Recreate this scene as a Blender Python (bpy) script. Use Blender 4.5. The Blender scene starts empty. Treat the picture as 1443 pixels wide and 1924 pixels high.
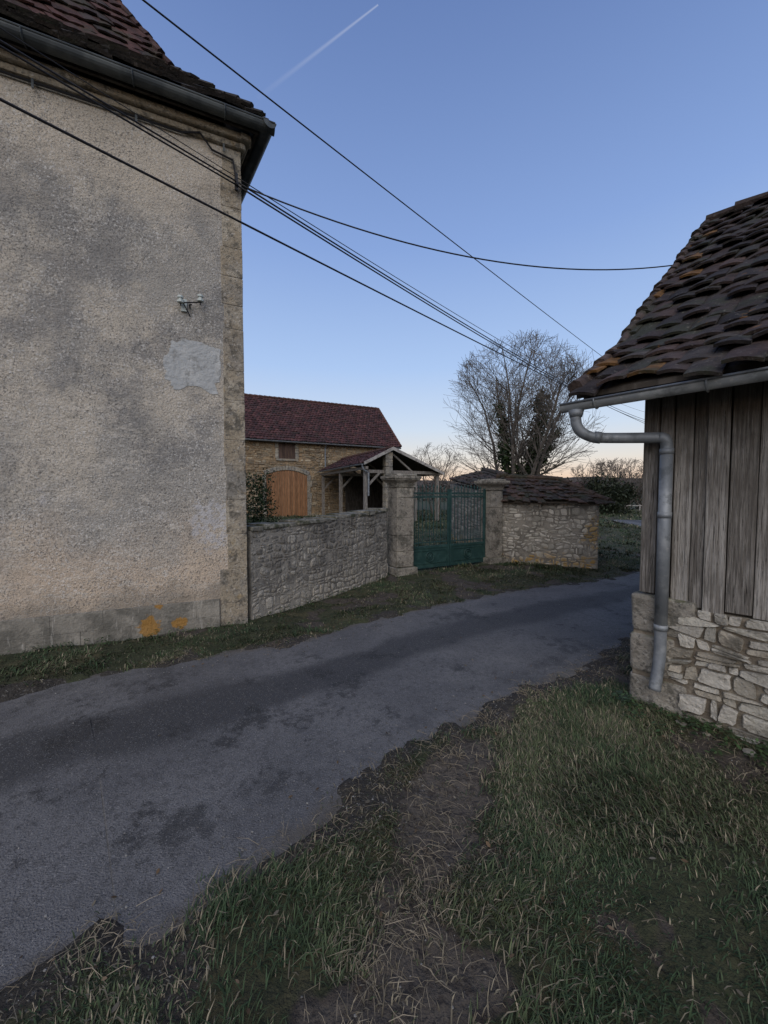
import bpy, math, random
import numpy as np
from mathutils import Vector
R=random.Random(7)
NR=np.random.RandomState(5)
scene=bpy.context.scene
scene.view_settings.view_transform='Standard'
scene.view_settings.look='None'
scene.view_settings.exposure=0
V=Vector
# ------------------------------------------------------------------ helpers
def link(o,parent=None):
    scene.collection.objects.link(o)
    if parent: o.parent=parent
    return o
def empty(name):
    return link(bpy.data.objects.new(name,None))
class MB:
    def __init__(s): s.v=[];s.f=[];s.c=[]
    def add(s,vs,fs,col):
        b=len(s.v); s.v+=[tuple(x) for x in vs]; s.f+=[tuple(b+i for i in f) for f in fs]
        s.c+=[col]*len(vs)
    def box(s,o,a,b,c,col=(1,1,1),jit=0):
        o,a,b,c=V(o),V(a),V(b),V(c)
        if a.cross(b).dot(c)<0: a,b=b,a
        vs=[o,o+a,o+a+b,o+b,o+c,o+a+c,o+a+b+c,o+b+c]
        if jit: vs=[p+V((R.uniform(-jit,jit),R.uniform(-jit,jit),R.uniform(-jit,jit))) for p in vs]
        s.add(vs,[(0,3,2,1),(4,5,6,7),(0,1,5,4),(1,2,6,5),(2,3,7,6),(3,0,4,7)],col)
    def tube(s,pts,rad,n=8,col=(1,1,1),cap=True):
        pts=[V(p) for p in pts]; m=len(pts)
        if not hasattr(rad,'__len__'): rad=[rad]*m
        ref=V((0,0,1)); vs=[];fs=[]
        prev=None
        for i,p in enumerate(pts):
            t=(pts[min(i+1,m-1)]-pts[max(i-1,0)]).normalized()
            if prev is None:
                x=t.cross(ref)
                if x.length<.1: x=t.cross(V((1,0,0)))
            else: x=prev-t*prev.dot(t)
            x.normalize(); prev=x; y=t.cross(x)
            for k in range(n):
                a=2*math.pi*k/n
                vs.append(p+(x*math.cos(a)+y*math.sin(a))*rad[i])
        for i in range(m-1):
            for k in range(n):
                fs.append((i*n+k,i*n+(k+1)%n,(i+1)*n+(k+1)%n,(i+1)*n+k))
        if cap:
            fs.append(tuple(range(n-1,-1,-1))); fs.append(tuple((m-1)*n+k for k in range(n)))
        s.add(vs,fs,col)
    def poly(s,vs,col=(1,1,1)): s.add(vs,[tuple(range(len(vs)))],col)
    def prism(s,poly,d,col=(1,1,1)):
        poly=[V(p) for p in poly]; d=V(d); n=len(poly)
        vs=poly+[p+d for p in poly]
        fs=[tuple(range(n)),tuple(range(2*n-1,n-1,-1))]+[(i,i+n,(i+1)%n+n,(i+1)%n) for i in range(n)]
        s.add(vs,fs,col)
    def halfpipe(s,p0,p1,r,col=(1,1,1)):
        p0,p1=V(p0),V(p1); t=(p1-p0).normalized(); x=t.cross(V((0,0,1))).normalized()
        vs=[];n=10
        for p in (p0,p1):
            for rr in (r,r-.004):
                for k in range(n+1):
                    a=math.pi*k/n
                    vs.append(p+x*math.cos(a)*rr-V((0,0,1))*math.sin(a)*rr)
        fs=[]
        m=n+1
        for k in range(n):
            fs.append((k,k+1,2*m+k+1,2*m+k)); fs.append((m+k+1,m+k,3*m+k,3*m+k+1))
        fs.append(tuple(range(m))); fs.append(tuple(range(2*m,3*m)))
        s.add(vs,fs,col)
        for sg in (1,-1): s.tube([p0+x*r*sg,p1+x*r*sg],.009,6,col)
    def build(s,name,mat,parent=None,smooth=False,bevel=0,seg=1):
        me=bpy.data.meshes.new(name); me.from_pydata(s.v,[],s.f); 
        a=me.attributes.new('Col','FLOAT_COLOR','POINT')
        c=np.ones((len(s.v),4),dtype=np.float32); c[:,:3]=np.array(s.c,dtype=np.float32)
        a.data.foreach_set('color',c.ravel())
        me.materials.append(mat)
        if smooth: me.polygons.foreach_set('use_smooth',[True]*len(me.polygons))
        me.update()
        o=link(bpy.data.objects.new(name,me),parent)
        if bevel:
            b=o.modifiers.new('b','BEVEL'); b.width=bevel; b.segments=seg; b.limit_method='ANGLE'
        return o
def np_mesh(name,verts,faces_flat,loop_tot,cols,mat,parent=None,smooth=False,extra=None):
    me=bpy.data.meshes.new(name)
    me.vertices.add(len(verts)); me.vertices.foreach_set('co',verts.astype(np.float32).ravel())
    me.loops.add(len(faces_flat)); me.loops.foreach_set('vertex_index',faces_flat.astype(np.int32))
    me.polygons.add(len(loop_tot)); st=np.concatenate([[0],np.cumsum(loop_tot)[:-1]]).astype(np.int32)
    me.polygons.foreach_set('loop_start',st); 
    try: me.polygons.foreach_set('loop_total',loop_tot.astype(np.int32))
    except Exception: pass
    me.update(calc_edges=True)
    a=me.attributes.new('Col','FLOAT_COLOR','POINT')
    c=np.ones((len(verts),4),dtype=np.float32); c[:,:3]=cols
    a.data.foreach_set('color',c.ravel())
    if smooth: me.polygons.foreach_set('use_smooth',[True]*len(loop_tot))
    me.materials.append(mat); me.validate()
    return link(bpy.data.objects.new(name,me),parent)
TAB=NR.rand(256,256)
def vn(x,y,seed=0):
    x=np.asarray(x,float)+seed*17.3; y=np.asarray(y,float)+seed*31.7
    xi=np.floor(x).astype(int); yi=np.floor(y).astype(int); fx=x-xi; fy=y-yi
    fx=fx*fx*(3-2*fx); fy=fy*fy*(3-2*fy)
    g=lambda a,b:TAB[a%256,b%256]
    return (g(xi,yi)*(1-fx)+g(xi+1,yi)*fx)*(1-fy)+(g(xi,yi+1)*(1-fx)+g(xi+1,yi+1)*fx)*fy
def fbm(x,y,o=4,seed=0):
    r=0;a=.5;t=0
    for i in range(o):
        r=r+a*vn(x*2**i,y*2**i,seed+i);t+=a;a*=.5
    return r/t
def sstep(a,b,x):
    t=np.clip((x-a)/(b-a),0,1); return t*t*(3-2*t)
# ------------------------------------------------------------------ materials
def material(name,base,layers=(),rough=.9,bumps=(),attr=False,metal=0,attrgain=None,spec=.3):
    m=bpy.data.materials.new(name); m.use_nodes=True; nt=m.node_tree; n=nt.nodes; L=nt.links
    b=n['Principled BSDF']; b.inputs['Roughness'].default_value=rough; b.inputs['Metallic'].default_value=metal
    b.inputs['Specular IOR Level'].default_value=spec
    tc=n.new('ShaderNodeTexCoord').outputs['Object']
    def tex(k):
        mp=n.new('ShaderNodeMapping'); L.new(tc,mp.inputs[0]); s=k.get('xyz',(1,1,1)); mp.inputs['Scale'].default_value=s
        mp.inputs['Location'].default_value=(k.get('seed',0)*3.1,k.get('seed',0)*1.7,k.get('seed',0)*.9)
        if k.get('rot'): mp.inputs['Rotation'].default_value=k['rot']
        if k.get('kind','noise')=='voronoi':
            t=n.new('ShaderNodeTexVoronoi'); t.feature=k.get('feature','F1'); t.inputs['Scale'].default_value=k['scale']
            L.new(mp.outputs[0],t.inputs['Vector']); 
            if k.get('cell'):
                s_=n.new('ShaderNodeSeparateColor'); L.new(t.outputs['Color'],s_.inputs[0]); return s_.outputs[0]
            return t.outputs['Distance']
        t=n.new('ShaderNodeTexNoise'); t.inputs['Scale'].default_value=k['scale']; t.inputs['Detail'].default_value=k.get('detail',5)
        t.inputs['Roughness'].default_value=k.get('r',.6); t.inputs['Distortion'].default_value=k.get('dist',0)
        L.new(mp.outputs[0],t.inputs['Vector']); return t.outputs['Fac']
    def mr(src,lo,hi,amt=1):
        q=n.new('ShaderNodeMapRange'); q.interpolation_type='SMOOTHSTEP'
        L.new(src,q.inputs[0]); q.inputs[1].default_value=lo; q.inputs[2].default_value=hi; q.inputs[4].default_value=amt
        return q.outputs[0]
    def math_(op,a,bb):
        q=n.new('ShaderNodeMath'); q.operation=op
        for i,z in enumerate((a,bb)):
            if isinstance(z,(int,float)): q.inputs[i].default_value=z
            else: L.new(z,q.inputs[i])
        return q.outputs[0]
    def mask(k):
        kind=k.get('kind','noise')
        if kind in('noise','voronoi'): return mr(tex(k),k['lo'],k['hi'])
        if kind=='z':
            sp=n.new('ShaderNodeSeparateXYZ'); L.new(tc,sp.inputs[0])
            z=sp.outputs[2]
            if k.get('amp'): z=math_('ADD',z,math_('MULTIPLY',math_('SUBTRACT',tex({'scale':k.get('ns',1.5)}),.5),k['amp']))
            return mr(z,k['lo'],k['hi'])
        if kind=='nz':
            g=n.new('ShaderNodeNewGeometry'); sp=n.new('ShaderNodeSeparateXYZ'); L.new(g.outputs['Normal'],sp.inputs[0]); return mr(sp.outputs[2],k['lo'],k['hi'])
        if kind=='attr':
            a=n.new('ShaderNodeAttribute'); a.attribute_name='Col'; s_=n.new('ShaderNodeSeparateColor'); L.new(a.outputs['Color'],s_.inputs[0])
            z=s_.outputs[k['ch']]
            if k.get('amp'): z=math_('ADD',z,math_('MULTIPLY',math_('SUBTRACT',tex({'scale':k.get('ns',3),'detail':6}),.5),k['amp']))
            return mr(z,k['lo'],k['hi'])
        if kind=='blob':
            vm=n.new('ShaderNodeVectorMath'); vm.operation='DISTANCE'; L.new(tc,vm.inputs[0]); vm.inputs[1].default_value=k['c']
            z=math_('ADD',vm.outputs['Value'],math_('MULTIPLY',math_('SUBTRACT',tex({'scale':k.get('ns',8),'detail':8,'r':.7}),.5),k.get('amp',.2)))
            return mr(z,k['r'],k['r']*.75)
    cur=None
    if attr:
        a=n.new('ShaderNodeAttribute'); a.attribute_name='Col'; 
        mx=n.new('ShaderNodeMix'); mx.data_type='RGBA'; mx.blend_type='MULTIPLY'; mx.inputs[0].default_value=1
        L.new(a.outputs['Color'],mx.inputs[6]); mx.inputs[7].default_value=(*base,1); cur=mx.outputs[2]
    else:
        rgb=n.new('ShaderNodeRGB'); rgb.outputs[0].default_value=(*base,1); cur=rgb.outputs[0]
    for ly in layers:
        col=ly['col']; ms=ly['m']; ms=ms if isinstance(ms,(list,tuple)) else [ms]
        f=None
        for k in ms:
            q=mask(k); f=q if f is None else math_('MULTIPLY',f,q)
        f=math_('MULTIPLY',f,ly.get('amt',1.0))
        mx=n.new('ShaderNodeMix'); mx.data_type='RGBA'; mx.blend_type=ly.get('blend','MIX')
        L.new(f,mx.inputs[0]); L.new(cur,mx.inputs[6]); mx.inputs[7].default_value=(*col,1); cur=mx.outputs[2]
    L.new(cur,b.inputs['Base Color'])
    nb=None
    for k in bumps:
        bp=n.new('ShaderNodeBump'); bp.inputs['Strength'].default_value=k.get('s',.5); bp.inputs['Distance'].default_value=k.get('d',.01)
        L.new(tex(k),bp.inputs['Height'])
        if nb is not None: L.new(nb,bp.inputs['Normal'])
        nb=bp.outputs[0]
    if nb is not None: L.new(nb,b.inputs['Normal'])
    return m
nz=lambda sc,lo,hi,**k:dict(scale=sc,lo=lo,hi=hi,**k)
LICH=(.30,.155,.03)
M={}
M['stucco']=material('roughcast',(.315,.295,.26),[
  dict(col=(.46,.41,.335),m=nz(.9,.46,.60,detail=10,r=.72),amt=.9),
  dict(col=(.205,.197,.185),m=[nz(1.5,.45,.61,seed=3,detail=10,r=.72),dict(kind='z',lo=1.1,hi=2.2,amp=1.8,ns=1.2)],amt=.8),
  dict(col=(.54,.425,.31),m=[dict(kind='z',lo=1.5,hi=.6,amp=1.8,ns=1.1)],amt=.75),
  dict(col=(.49,.425,.335),m=[dict(kind='z',lo=4.4,hi=5.3,amp=1.6,ns=1.3)],amt=.75),
  dict(col=(.52,.475,.405),m=[nz(3.4,.52,.61,seed=14,detail=9,r=.75,xyz=(1,1,3.4),dist=1.2),dict(kind='z',lo=3.2,hi=1.8,amp=2,ns=1)],amt=.65),
  dict(col=(.14,.133,.12),m=[nz(2.6,.57,.67,seed=24,detail=10,r=.75,xyz=(1,1,.5))],amt=.5),
  dict(col=(.60,.58,.54),m=[nz(44,.54,.61,seed=4,detail=4),nz(2.4,.34,.6,seed=6,detail=8)],amt=.6),
  dict(col=(.10,.095,.088),m=[nz(50,.54,.62,seed=8,detail=4),nz(1.5,.36,.58,seed=9,detail=8)],amt=.7),
  dict(col=(.13,.124,.115),m=[nz(95,.56,.65,seed=18,detail=2)],amt=.6),
  dict(col=(.45,.44,.44),m=[dict(kind='blob',c=(-2.0,4.58,1.25),r=.30,amp=.7,ns=4),nz(18,.44,.52,seed=33,detail=5)],amt=.75),
  dict(col=(.46,.44,.43),m=[nz(1.4,.62,.68,seed=19,detail=9,r=.7),dict(kind='z',lo=2.4,hi=1.2,amp=1,ns=1)],amt=.6),
  dict(col=(.16,.145,.12),m=[dict(kind='z',lo=.66,hi=.36,amp=.8,ns=3)],amt=.6),
 ],bumps=[nz(48,0,1,detail=4,s=.9,d=.020),nz(7,0,1,s=.7,d=.04,detail=8)])
M['quoin']=material('dressed_stone',(.28,.235,.17),[
  dict(col=(.36,.32,.25),m=nz(3,.45,.62,detail=8)),dict(col=(.20,.19,.17),m=nz(1.4,.44,.6,seed=6,detail=9,r=.7),amt=.85),
  dict(col=(.085,.077,.062),m=nz(8,.50,.63,seed=2,detail=9,r=.72),amt=.85),
  dict(col=(.30,.21,.09),m=nz(5,.6,.7,seed=5),amt=.5),
  dict(col=(.46,.43,.38),m=nz(26,.58,.66,seed=8),amt=.55),
  dict(col=(.07,.065,.06),m=nz(40,.56,.63,seed=18,detail=4),amt=.6),
 ],attr=False,bumps=[nz(34,0,1,s=.9,d=.02,detail=7),nz(6,0,1,s=.6,d=.03)])
M['stone']=material('rubble_stone',(1,1,1),[
  dict(col=(.55,.53,.5),m=nz(14,.45,.7,detail=8),amt=.6,blend='MULTIPLY'),
  dict(col=(.12,.11,.09),m=nz(4,.52,.66,seed=3,detail=9,r=.7),amt=.8),
  dict(col=(.50,.47,.41),m=nz(22,.58,.68,seed=7,detail=6),amt=.4),
 ],attr=True,bumps=[nz(35,0,1,s=.9,d=.02,detail=6),nz(11,0,1,s=.7,d=.03)])
M['gstone']=material('grey_wall_stone',(1,1,1),[
  dict(col=(.5,.5,.5),m=nz(18,.45,.7,detail=8),amt=.6,blend='MULTIPLY'),
  dict(col=(.36,.335,.29),m=[nz(3.3,.47,.6,seed=13,detail=8,r=.7)],amt=.6),
  dict(col=(.065,.06,.054),m=[nz(1.4,.42,.58,seed=3,detail=9,r=.7),dict(kind='z',lo=.25,hi=.95,amp=.8,ns=3)],amt=.8),
  dict(col=(.08,.078,.07),m=[nz(30,.53,.62,seed=23,detail=4)],amt=.6),
  dict(col=(.44,.40,.33),m=[dict(kind='z',lo=.5,hi=.1,amp=.5,ns=4)],amt=.45),
 ],attr=True,bumps=[nz(40,0,1,s=.9,d=.018,detail=6),nz(10,0,1,s=.6,d=.025)])
M['mortar']=material('mortar',(.26,.24,.205),[dict(col=(.12,.11,.095),m=nz(3,.43,.60,detail=9,r=.7),amt=.8)],bumps=[nz(50,0,1,s=.8,d=.012),nz(12,0,1,s=.6,d=.02)])
M['mortardark']=material('earth_mortar',(.15,.125,.095),[dict(col=(.27,.235,.18),m=nz(8,.48,.62,detail=8),amt=.8)],bumps=[nz(30,0,1,s=.9,d=.02)])
M['whitestone']=material('shed_wall_stone',(1,1,1),[
  dict(col=(.6,.6,.6),m=nz(16,.45,.7,detail=8),amt=.6,blend='MULTIPLY'),
  dict(col=(.15,.145,.13),m=nz(2.6,.52,.64,seed=5,detail=9,r=.7),amt=.5),
  dict(col=(.33,.20,.045),m=[dict(kind='z',lo=.38,hi=.10,amp=.9,ns=3),nz(5,.42,.54,seed=2,detail=8)],amt=.85),
  dict(col=(.30,.19,.05),m=[dict(kind='blob',c=(4.55,8.15,.75),r=.34,amp=.9,ns=5)],amt=.75),
 ],attr=True,bumps=[nz(40,0,1,s=.8,d=.015,detail=6)])
M['pillar']=material('pillar_stone',(.25,.23,.195),[
  dict(col=(.34,.315,.265),m=nz(4,.5,.65,detail=8)),dict(col=(.095,.09,.075),m=nz(5,.47,.62,seed=4,detail=10,r=.72),amt=.9),
  dict(col=(.06,.056,.05),m=nz(26,.55,.63,seed=9,detail=4),amt=.65),
  dict(col=(.42,.40,.35),m=nz(20,.60,.67,seed=19,detail=4),amt=.5),
  dict(col=(.10,.11,.045),m=[dict(kind='nz',lo=.5,hi=.9),nz(10,.4,.6)],amt=.7)],bumps=[nz(25,0,1,s=1,d=.022,detail=8),nz(7,0,1,s=.7,d=.03)])
M['coping']=material('mossy_coping',(.16,.15,.125),[
  dict(col=(.26,.245,.205),m=nz(12,.5,.62)),dict(col=(.045,.05,.026),m=nz(6,.46,.6,seed=4,detail=8),amt=.85)],bumps=[nz(25,0,1,s=.9,d=.02,detail=8)])
M['plinth']=material('cement_plinth',(.20,.185,.155),[
  dict(col=(.27,.25,.21),m=nz(3,.47,.62,detail=9,r=.7)),dict(col=(.10,.095,.08),m=nz(3.5,.44,.60,seed=2,detail=9,r=.7),amt=.8),
  dict(col=(.38,.36,.32),m=[nz(5,.60,.68,seed=12,xyz=(6,6,.8))],amt=.5),
  dict(col=LICH,m=[dict(kind='blob',c=(-2.60,4.27,.13),r=.11,amp=.36,ns=7)],amt=.85),
  dict(col=LICH,m=[dict(kind='blob',c=(-2.33,4.38,.11),r=.075,amp=.28,ns=9)],amt=.85),
  dict(col=LICH,m=[dict(kind='blob',c=(-2.53,4.30,.345),r=.045,amp=.16,ns=11)],amt=.85),
 ],bumps=[nz(40,0,1,s=.8,d=.016),nz(8,0,1,s=.5,d=.02)])
def tilemat(name,c,lich=1,moss=.6,ora=1):
    return material(name,c,[
     dict(col=(.45,.45,.45),m=nz(9,.42,.62,detail=8),amt=.8,blend='MULTIPLY'),
     dict(col=(.030,.034,.020),m=[nz(3,.5,.64,seed=2,detail=8)],amt=moss),
     dict(col=(.17,.155,.13),m=[nz(30,.61,.67,seed=7)],amt=.55*lich),
     dict(col=(.20,.095,.025),m=[nz(7,.655,.70,seed=9,detail=8)],amt=.7*lich*ora),
    ],attr=True,bumps=[nz(40,0,1,s=.9,d=.014)])
M['tile_near']=tilemat('clay_tiles',(1,1,1),.9,.7)
M['tile_house']=tilemat('plain_clay_tiles',(1,1,1),.3,.6)
M['tile_far']=tilemat('red_clay_tiles',(1,1,1),.1,.35)
M['tile_shed']=tilemat('mossy_tiles',(1,1,1),.8,.8)
M['under']=material('roof_timber_dark',(.04,.033,.026),[dict(col=(.07,.06,.05),m=nz(8,.45,.6,xyz=(1,1,.3)))])
M['wood']=material('weathered_boards',(1,1,1),[
  dict(col=(.42,.40,.38),m=nz(5,.42,.60,xyz=(13,13,.6),detail=9,r=.7),amt=.85,blend='MULTIPLY'),
  dict(col=(.028,.025,.022),m=nz(9,.555,.62,xyz=(15,15,.5),seed=3,detail=8,r=.7,dist=.6),amt=.9),
  dict(col=(.46,.435,.40),m=nz(7,.55,.66,xyz=(15,15,.7),seed=5,detail=8),amt=.5),
  dict(col=(.10,.088,.075),m=nz(2.2,.46,.62,xyz=(1,1,.5),seed=25,detail=8),amt=.6),
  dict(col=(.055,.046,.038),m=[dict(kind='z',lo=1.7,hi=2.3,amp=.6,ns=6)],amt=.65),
 ],attr=True,bumps=[nz(5,0,1,xyz=(17,17,.6),s=1,d=.025,detail=9,r=.7)])
M['beam']=material('old_timber',(.16,.14,.12),[dict(col=(.26,.24,.21),m=nz(5,.45,.6,xyz=(5,5,1)))],bumps=[nz(12,0,1,s=.5,d=.01)])
M['palewood']=material('pale_bargeboard',(.34,.32,.29),[dict(col=(.2,.18,.16),m=nz(5,.45,.6))])
M['doorwood']=material('new_oak_boards',(1,1,1),[dict(col=(.5,.45,.4),m=nz(4,.42,.6,xyz=(8,8,.5),detail=8),amt=.8,blend='MULTIPLY')],attr=True,rough=.7)
M['zinc']=material('zinc',(.17,.185,.20),[dict(col=(.25,.265,.275),m=nz(6,.45,.62,detail=8)),dict(col=(.09,.10,.105),m=nz(9,.54,.66,seed=3,detail=8),amt=.7),dict(col=(.30,.30,.29),m=nz(30,.62,.68,seed=8),amt=.5)],rough=.55,metal=.3,bumps=[nz(20,0,1,s=.2,d=.006)])
M['zincdark']=material('weathered_zinc',(.05,.058,.062),[dict(col=(.09,.10,.10),m=nz(3,.45,.6))],rough=.6,metal=.2)
M['cable']=material('black_cable',(.012,.012,.014),rough=.6)
M['gate']=material('green_paint',(.018,.050,.047),[dict(col=(.032,.075,.069),m=nz(9,.45,.65)),dict(col=(.07,.045,.03),m=nz(22,.64,.71,seed=3),amt=.6)],rough=.6)
M['porcelain']=material('grey_porcelain',(.42,.46,.43),rough=.35)
M['asphalt']=material('asphalt',(.100,.098,.099),[
  dict(col=(.140,.136,.134),m=nz(1.1,.42,.60,seed=3,detail=8),amt=.8),
  dict(col=(.036,.036,.038),m=[dict(kind='attr',ch=0,lo=.3,hi=.8,amp=1.2,ns=1.1)],amt=.88),
  dict(col=(.018,.018,.018),m=[nz(1.7,.53,.60,seed=11,detail=11,r=.8),dict(kind='attr',ch=1,lo=.2,hi=.7)],amt=.8),
  dict(col=(.055,.053,.052),m=[nz(24,.50,.60,seed=31,detail=6,r=.7)],amt=.5),
  dict(col=(.30,.29,.275),m=nz(110,.60,.68,seed=5,detail=2),amt=.5),
  dict(col=(.016,.016,.016),m=nz(140,.56,.65,seed=6,detail=2),amt=.65),
  dict(col=(.10,.085,.066),m=[dict(kind='attr',ch=2,lo=.45,hi=.9,amp=.7,ns=5)],amt=.7),
 ],rough=.72,spec=.45,bumps=[nz(130,0,1,s=.9,d=.010,detail=2),nz(9,0,1,s=.35,d=.018),nz(1.7,0,1,seed=11,detail=11,r=.8,s=.4,d=.03)])
M['ground']=material('ground_soil_and_turf',(.045,.050,.024),[
  dict(col=(.066,.060,.030),m=nz(2.2,.45,.6,detail=8)),
  dict(col=(.022,.028,.012),m=nz(9,.5,.6,seed=2,detail=8),amt=.6),
  dict(col=(.066,.053,.041),m=[dict(kind='attr',ch=0,lo=.35,hi=.65,amp=.6,ns=9)]),
  dict(col=(.125,.108,.088),m=[dict(kind='attr',ch=0,lo=.6,hi=1,amp=.7,ns=20)],amt=.55),
  dict(col=(.030,.024,.020),m=[nz(22,.52,.62,seed=41,detail=6),dict(kind='attr',ch=0,lo=.3,hi=.6)],amt=.6),
  dict(col=(.042,.036,.031),m=[dict(kind='attr',ch=1,lo=.4,hi=.7,amp=.5,ns=8)],amt=.9),
  dict(col=(.18,.17,.15),m=[nz(60,.60,.66,seed=5,detail=2),dict(kind='attr',ch=1,lo=.2,hi=.6)],amt=.6),
 ],bumps=[nz(30,0,1,s=1,d=.045,detail=8),nz(6,0,1,s=.6,d=.06)])
M['grass']=material('grass_blades',(1,1,1),attr=True,rough=.75)
M['bark']=material('bark',(.12,.105,.09),[dict(col=(.07,.06,.05),m=nz(5,.45,.6))])
M['leaf']=material('ivy_leaves',(1,1,1),attr=True,rough=.6)
M['pebble']=material('pebbles',(1,1,1),attr=True)
M['hill']=material('wooded_hill',(.045,.042,.04),[dict(col=(.08,.065,.055),m=nz(.12,.4,.6,detail=8))],bumps=[nz(.3,0,1,s=.8,d=2,detail=8)])
M['patch']=material('cement_patch',(.35,.36,.355),[dict(col=(.43,.435,.42),m=nz(5,.48,.62,detail=9,r=.7)),dict(col=(.21,.21,.20),m=nz(9,.54,.66,seed=3,detail=8),amt=.75)],bumps=[nz(22,0,1,s=.9,d=.022,detail=8)])
M['ochre']=material('ochre_render',(.29,.20,.115),[dict(col=(.20,.145,.09),m=nz(.9,.42,.6,detail=8)),dict(col=(.35,.28,.18),m=nz(2,.55,.68,seed=3,detail=8),amt=.7)],bumps=[nz(12,0,1,s=.5,d=.03)])
# ------------------------------------------------------------------ generators
def poly_len(path):
    c=[0]
    for a,b in zip(path[:-1],path[1:]): c.append(c[-1]+math.dist(a,b))
    return c
def on_path(path,cum,s):
    s=max(0,min(cum[-1]-1e-6,s))
    for i in range(len(path)-1):
        if s<=cum[i+1]:
            t=(s-cum[i])/(cum[i+1]-cum[i]); a,b=path[i],path[i+1]
            tx,ty=(b[0]-a[0])/(cum[i+1]-cum[i]),(b[1]-a[1])/(cum[i+1]-cum[i])
            return a[0]+(b[0]-a[0])*t,a[1]+(b[1]-a[1])*t,ty,-tx
def rubble(mb,path,z0,z1,h,w,depth,gap,pal,skip=None,round_=.55,nr=12,split=.25,jj=.14,inset=.80,wob_=1.1):
    cum=poly_len(path); Ln=cum[-1]
    rows=max(1,round((z1(0)-z0(0))/h)); ph=R.random()*99
    bk=[0]
    for k in range(rows): bk.append(bk[-1]+R.uniform(.5,1.5))
    bk=[b/bk[-1] for b in bk]
    def B(k,s):
        t=bk[k]; wob=0 if k in(0,rows) else (float(vn(s/(w*1.6),k*3.7+ph))-.5)*h*wob_
        return z0(s)+(z1(s)-z0(s))*t+wob
    def cell(q,hh):
        col=list(R.choice(pal)); g=R.uniform(.72,1.2); col=[c*g for c in col]
        dp=depth*R.uniform(.4,1.25); vs=[]
        tilt=R.uniform(-.35,.35); tz=R.uniform(-.35,.35)
        def P(u,v,d):
            ss=(q[0][0]*(1-u)+q[1][0]*u)*(1-v)+(q[3][0]*(1-u)+q[2][0]*u)*v
            zz=(q[0][1]*(1-u)+q[1][1]*u)*(1-v)+(q[3][1]*(1-u)+q[2][1]*u)*v
            x,y,nx,ny=on_path(path,cum,ss); return (x+nx*d,y+ny*d,zz)
        jr=[R.uniform(.82,1.02) for _ in range(nr)]
        for ring,(sc,d) in enumerate(((1,-.01),(.98,dp*.7),(inset,dp))):
            for i in range(nr):
                an=2*math.pi*(i+.5)/nr; cx,cy=math.cos(an),math.sin(an)
                e=round_*.6+.1
                u=math.copysign(abs(cx)**e,cx)*jr[i]*sc; v=math.copysign(abs(cy)**e,cy)*jr[i]*sc
                dd=d*(1+tilt*u+tz*v+R.uniform(-.12,.12)) if ring else d
                vs.append(P(.5+.5*u,.5+.5*v,dd))
        vs.append(P(.5,.5,dp*1.0))
        fs=[]
        for r_ in range(2):
            for i in range(nr):
                fs.append((r_*nr+i,r_*nr+(i+1)%nr,(r_+1)*nr+(i+1)%nr,(r_+1)*nr+i))
        for i in range(nr): fs.append((2*nr+i,2*nr+(i+1)%nr,3*nr))
        mb.add(vs,fs,tuple(col))
    for k in range(rows):
        s=-R.random()*w
        while s<Ln:
            ww=w*R.uniform(.35,1.8); s1=s+ww
            a,b=max(0,s),min(Ln,s1)
            if b-a>w*.15:
                cm=(a+b)/2
                if not(skip and skip(cm,B(k,cm)*.5+B(k+1,cm)*.5)):
                    j=lambda:R.uniform(-jj,jj)*h
                    za,zb_,zc,zd=B(k,a)+gap,B(k,b)+gap,B(k+1,b)-gap,B(k+1,a)-gap
                    j1,j2,j3,j4=j(),j(),j(),j()
                    if R.random()<split and zd-za>h*.7 and ww>w*.7:
                        m1=za+(zd-za)*R.uniform(.35,.65); m2=zb_+(zc-zb_)*R.uniform(.35,.65)
                        cell([(a+gap+j1,za),(b-gap+j2,zb_),(b-gap+j3,m2-gap*.6),(a+gap+j4,m1-gap*.6)],h)
                        cell([(a+gap+j3,m1+gap*.6),(b-gap+j4,m2+gap*.6),(b-gap+j1,zc),(a+gap+j2,zd)],h)
                    else:
                        cell([(a+gap+j1,za),(b-gap+j2,zb_),(b-gap+j3,zc),(a+gap+j4,zd)],h)
            s=s1
def wallbody(mb,path,z0,z1,th,off=0,col=(1,1,1)):
    cum=poly_len(path); n=max(2,int(cum[-1]/.4)); ss=[cum[-1]*i/n for i in range(n+1)]
    vs=[];fs=[]
    for s in ss:
        x,y,nx,ny=on_path(path,cum,s)
        vs+=[(x+nx*off,y+ny*off,z0(s)-.05),(x+nx*off,y+ny*off,z1(s)),(x-nx*th,y-ny*th,z1(s)),(x-nx*th,y-ny*th,z0(s)-.05)]
    for i in range(n):
        a=i*4;b=a+4
        fs+=[(a,b,b+1,a+1),(a+1,b+1,b+2,a+2),(a+2,b+2,b+3,a+3)]
    fs+=[(0,1,2,3),(n*4+3,n*4+2,n*4+1,n*4)]
    mb.add(vs,fs,col)
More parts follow.
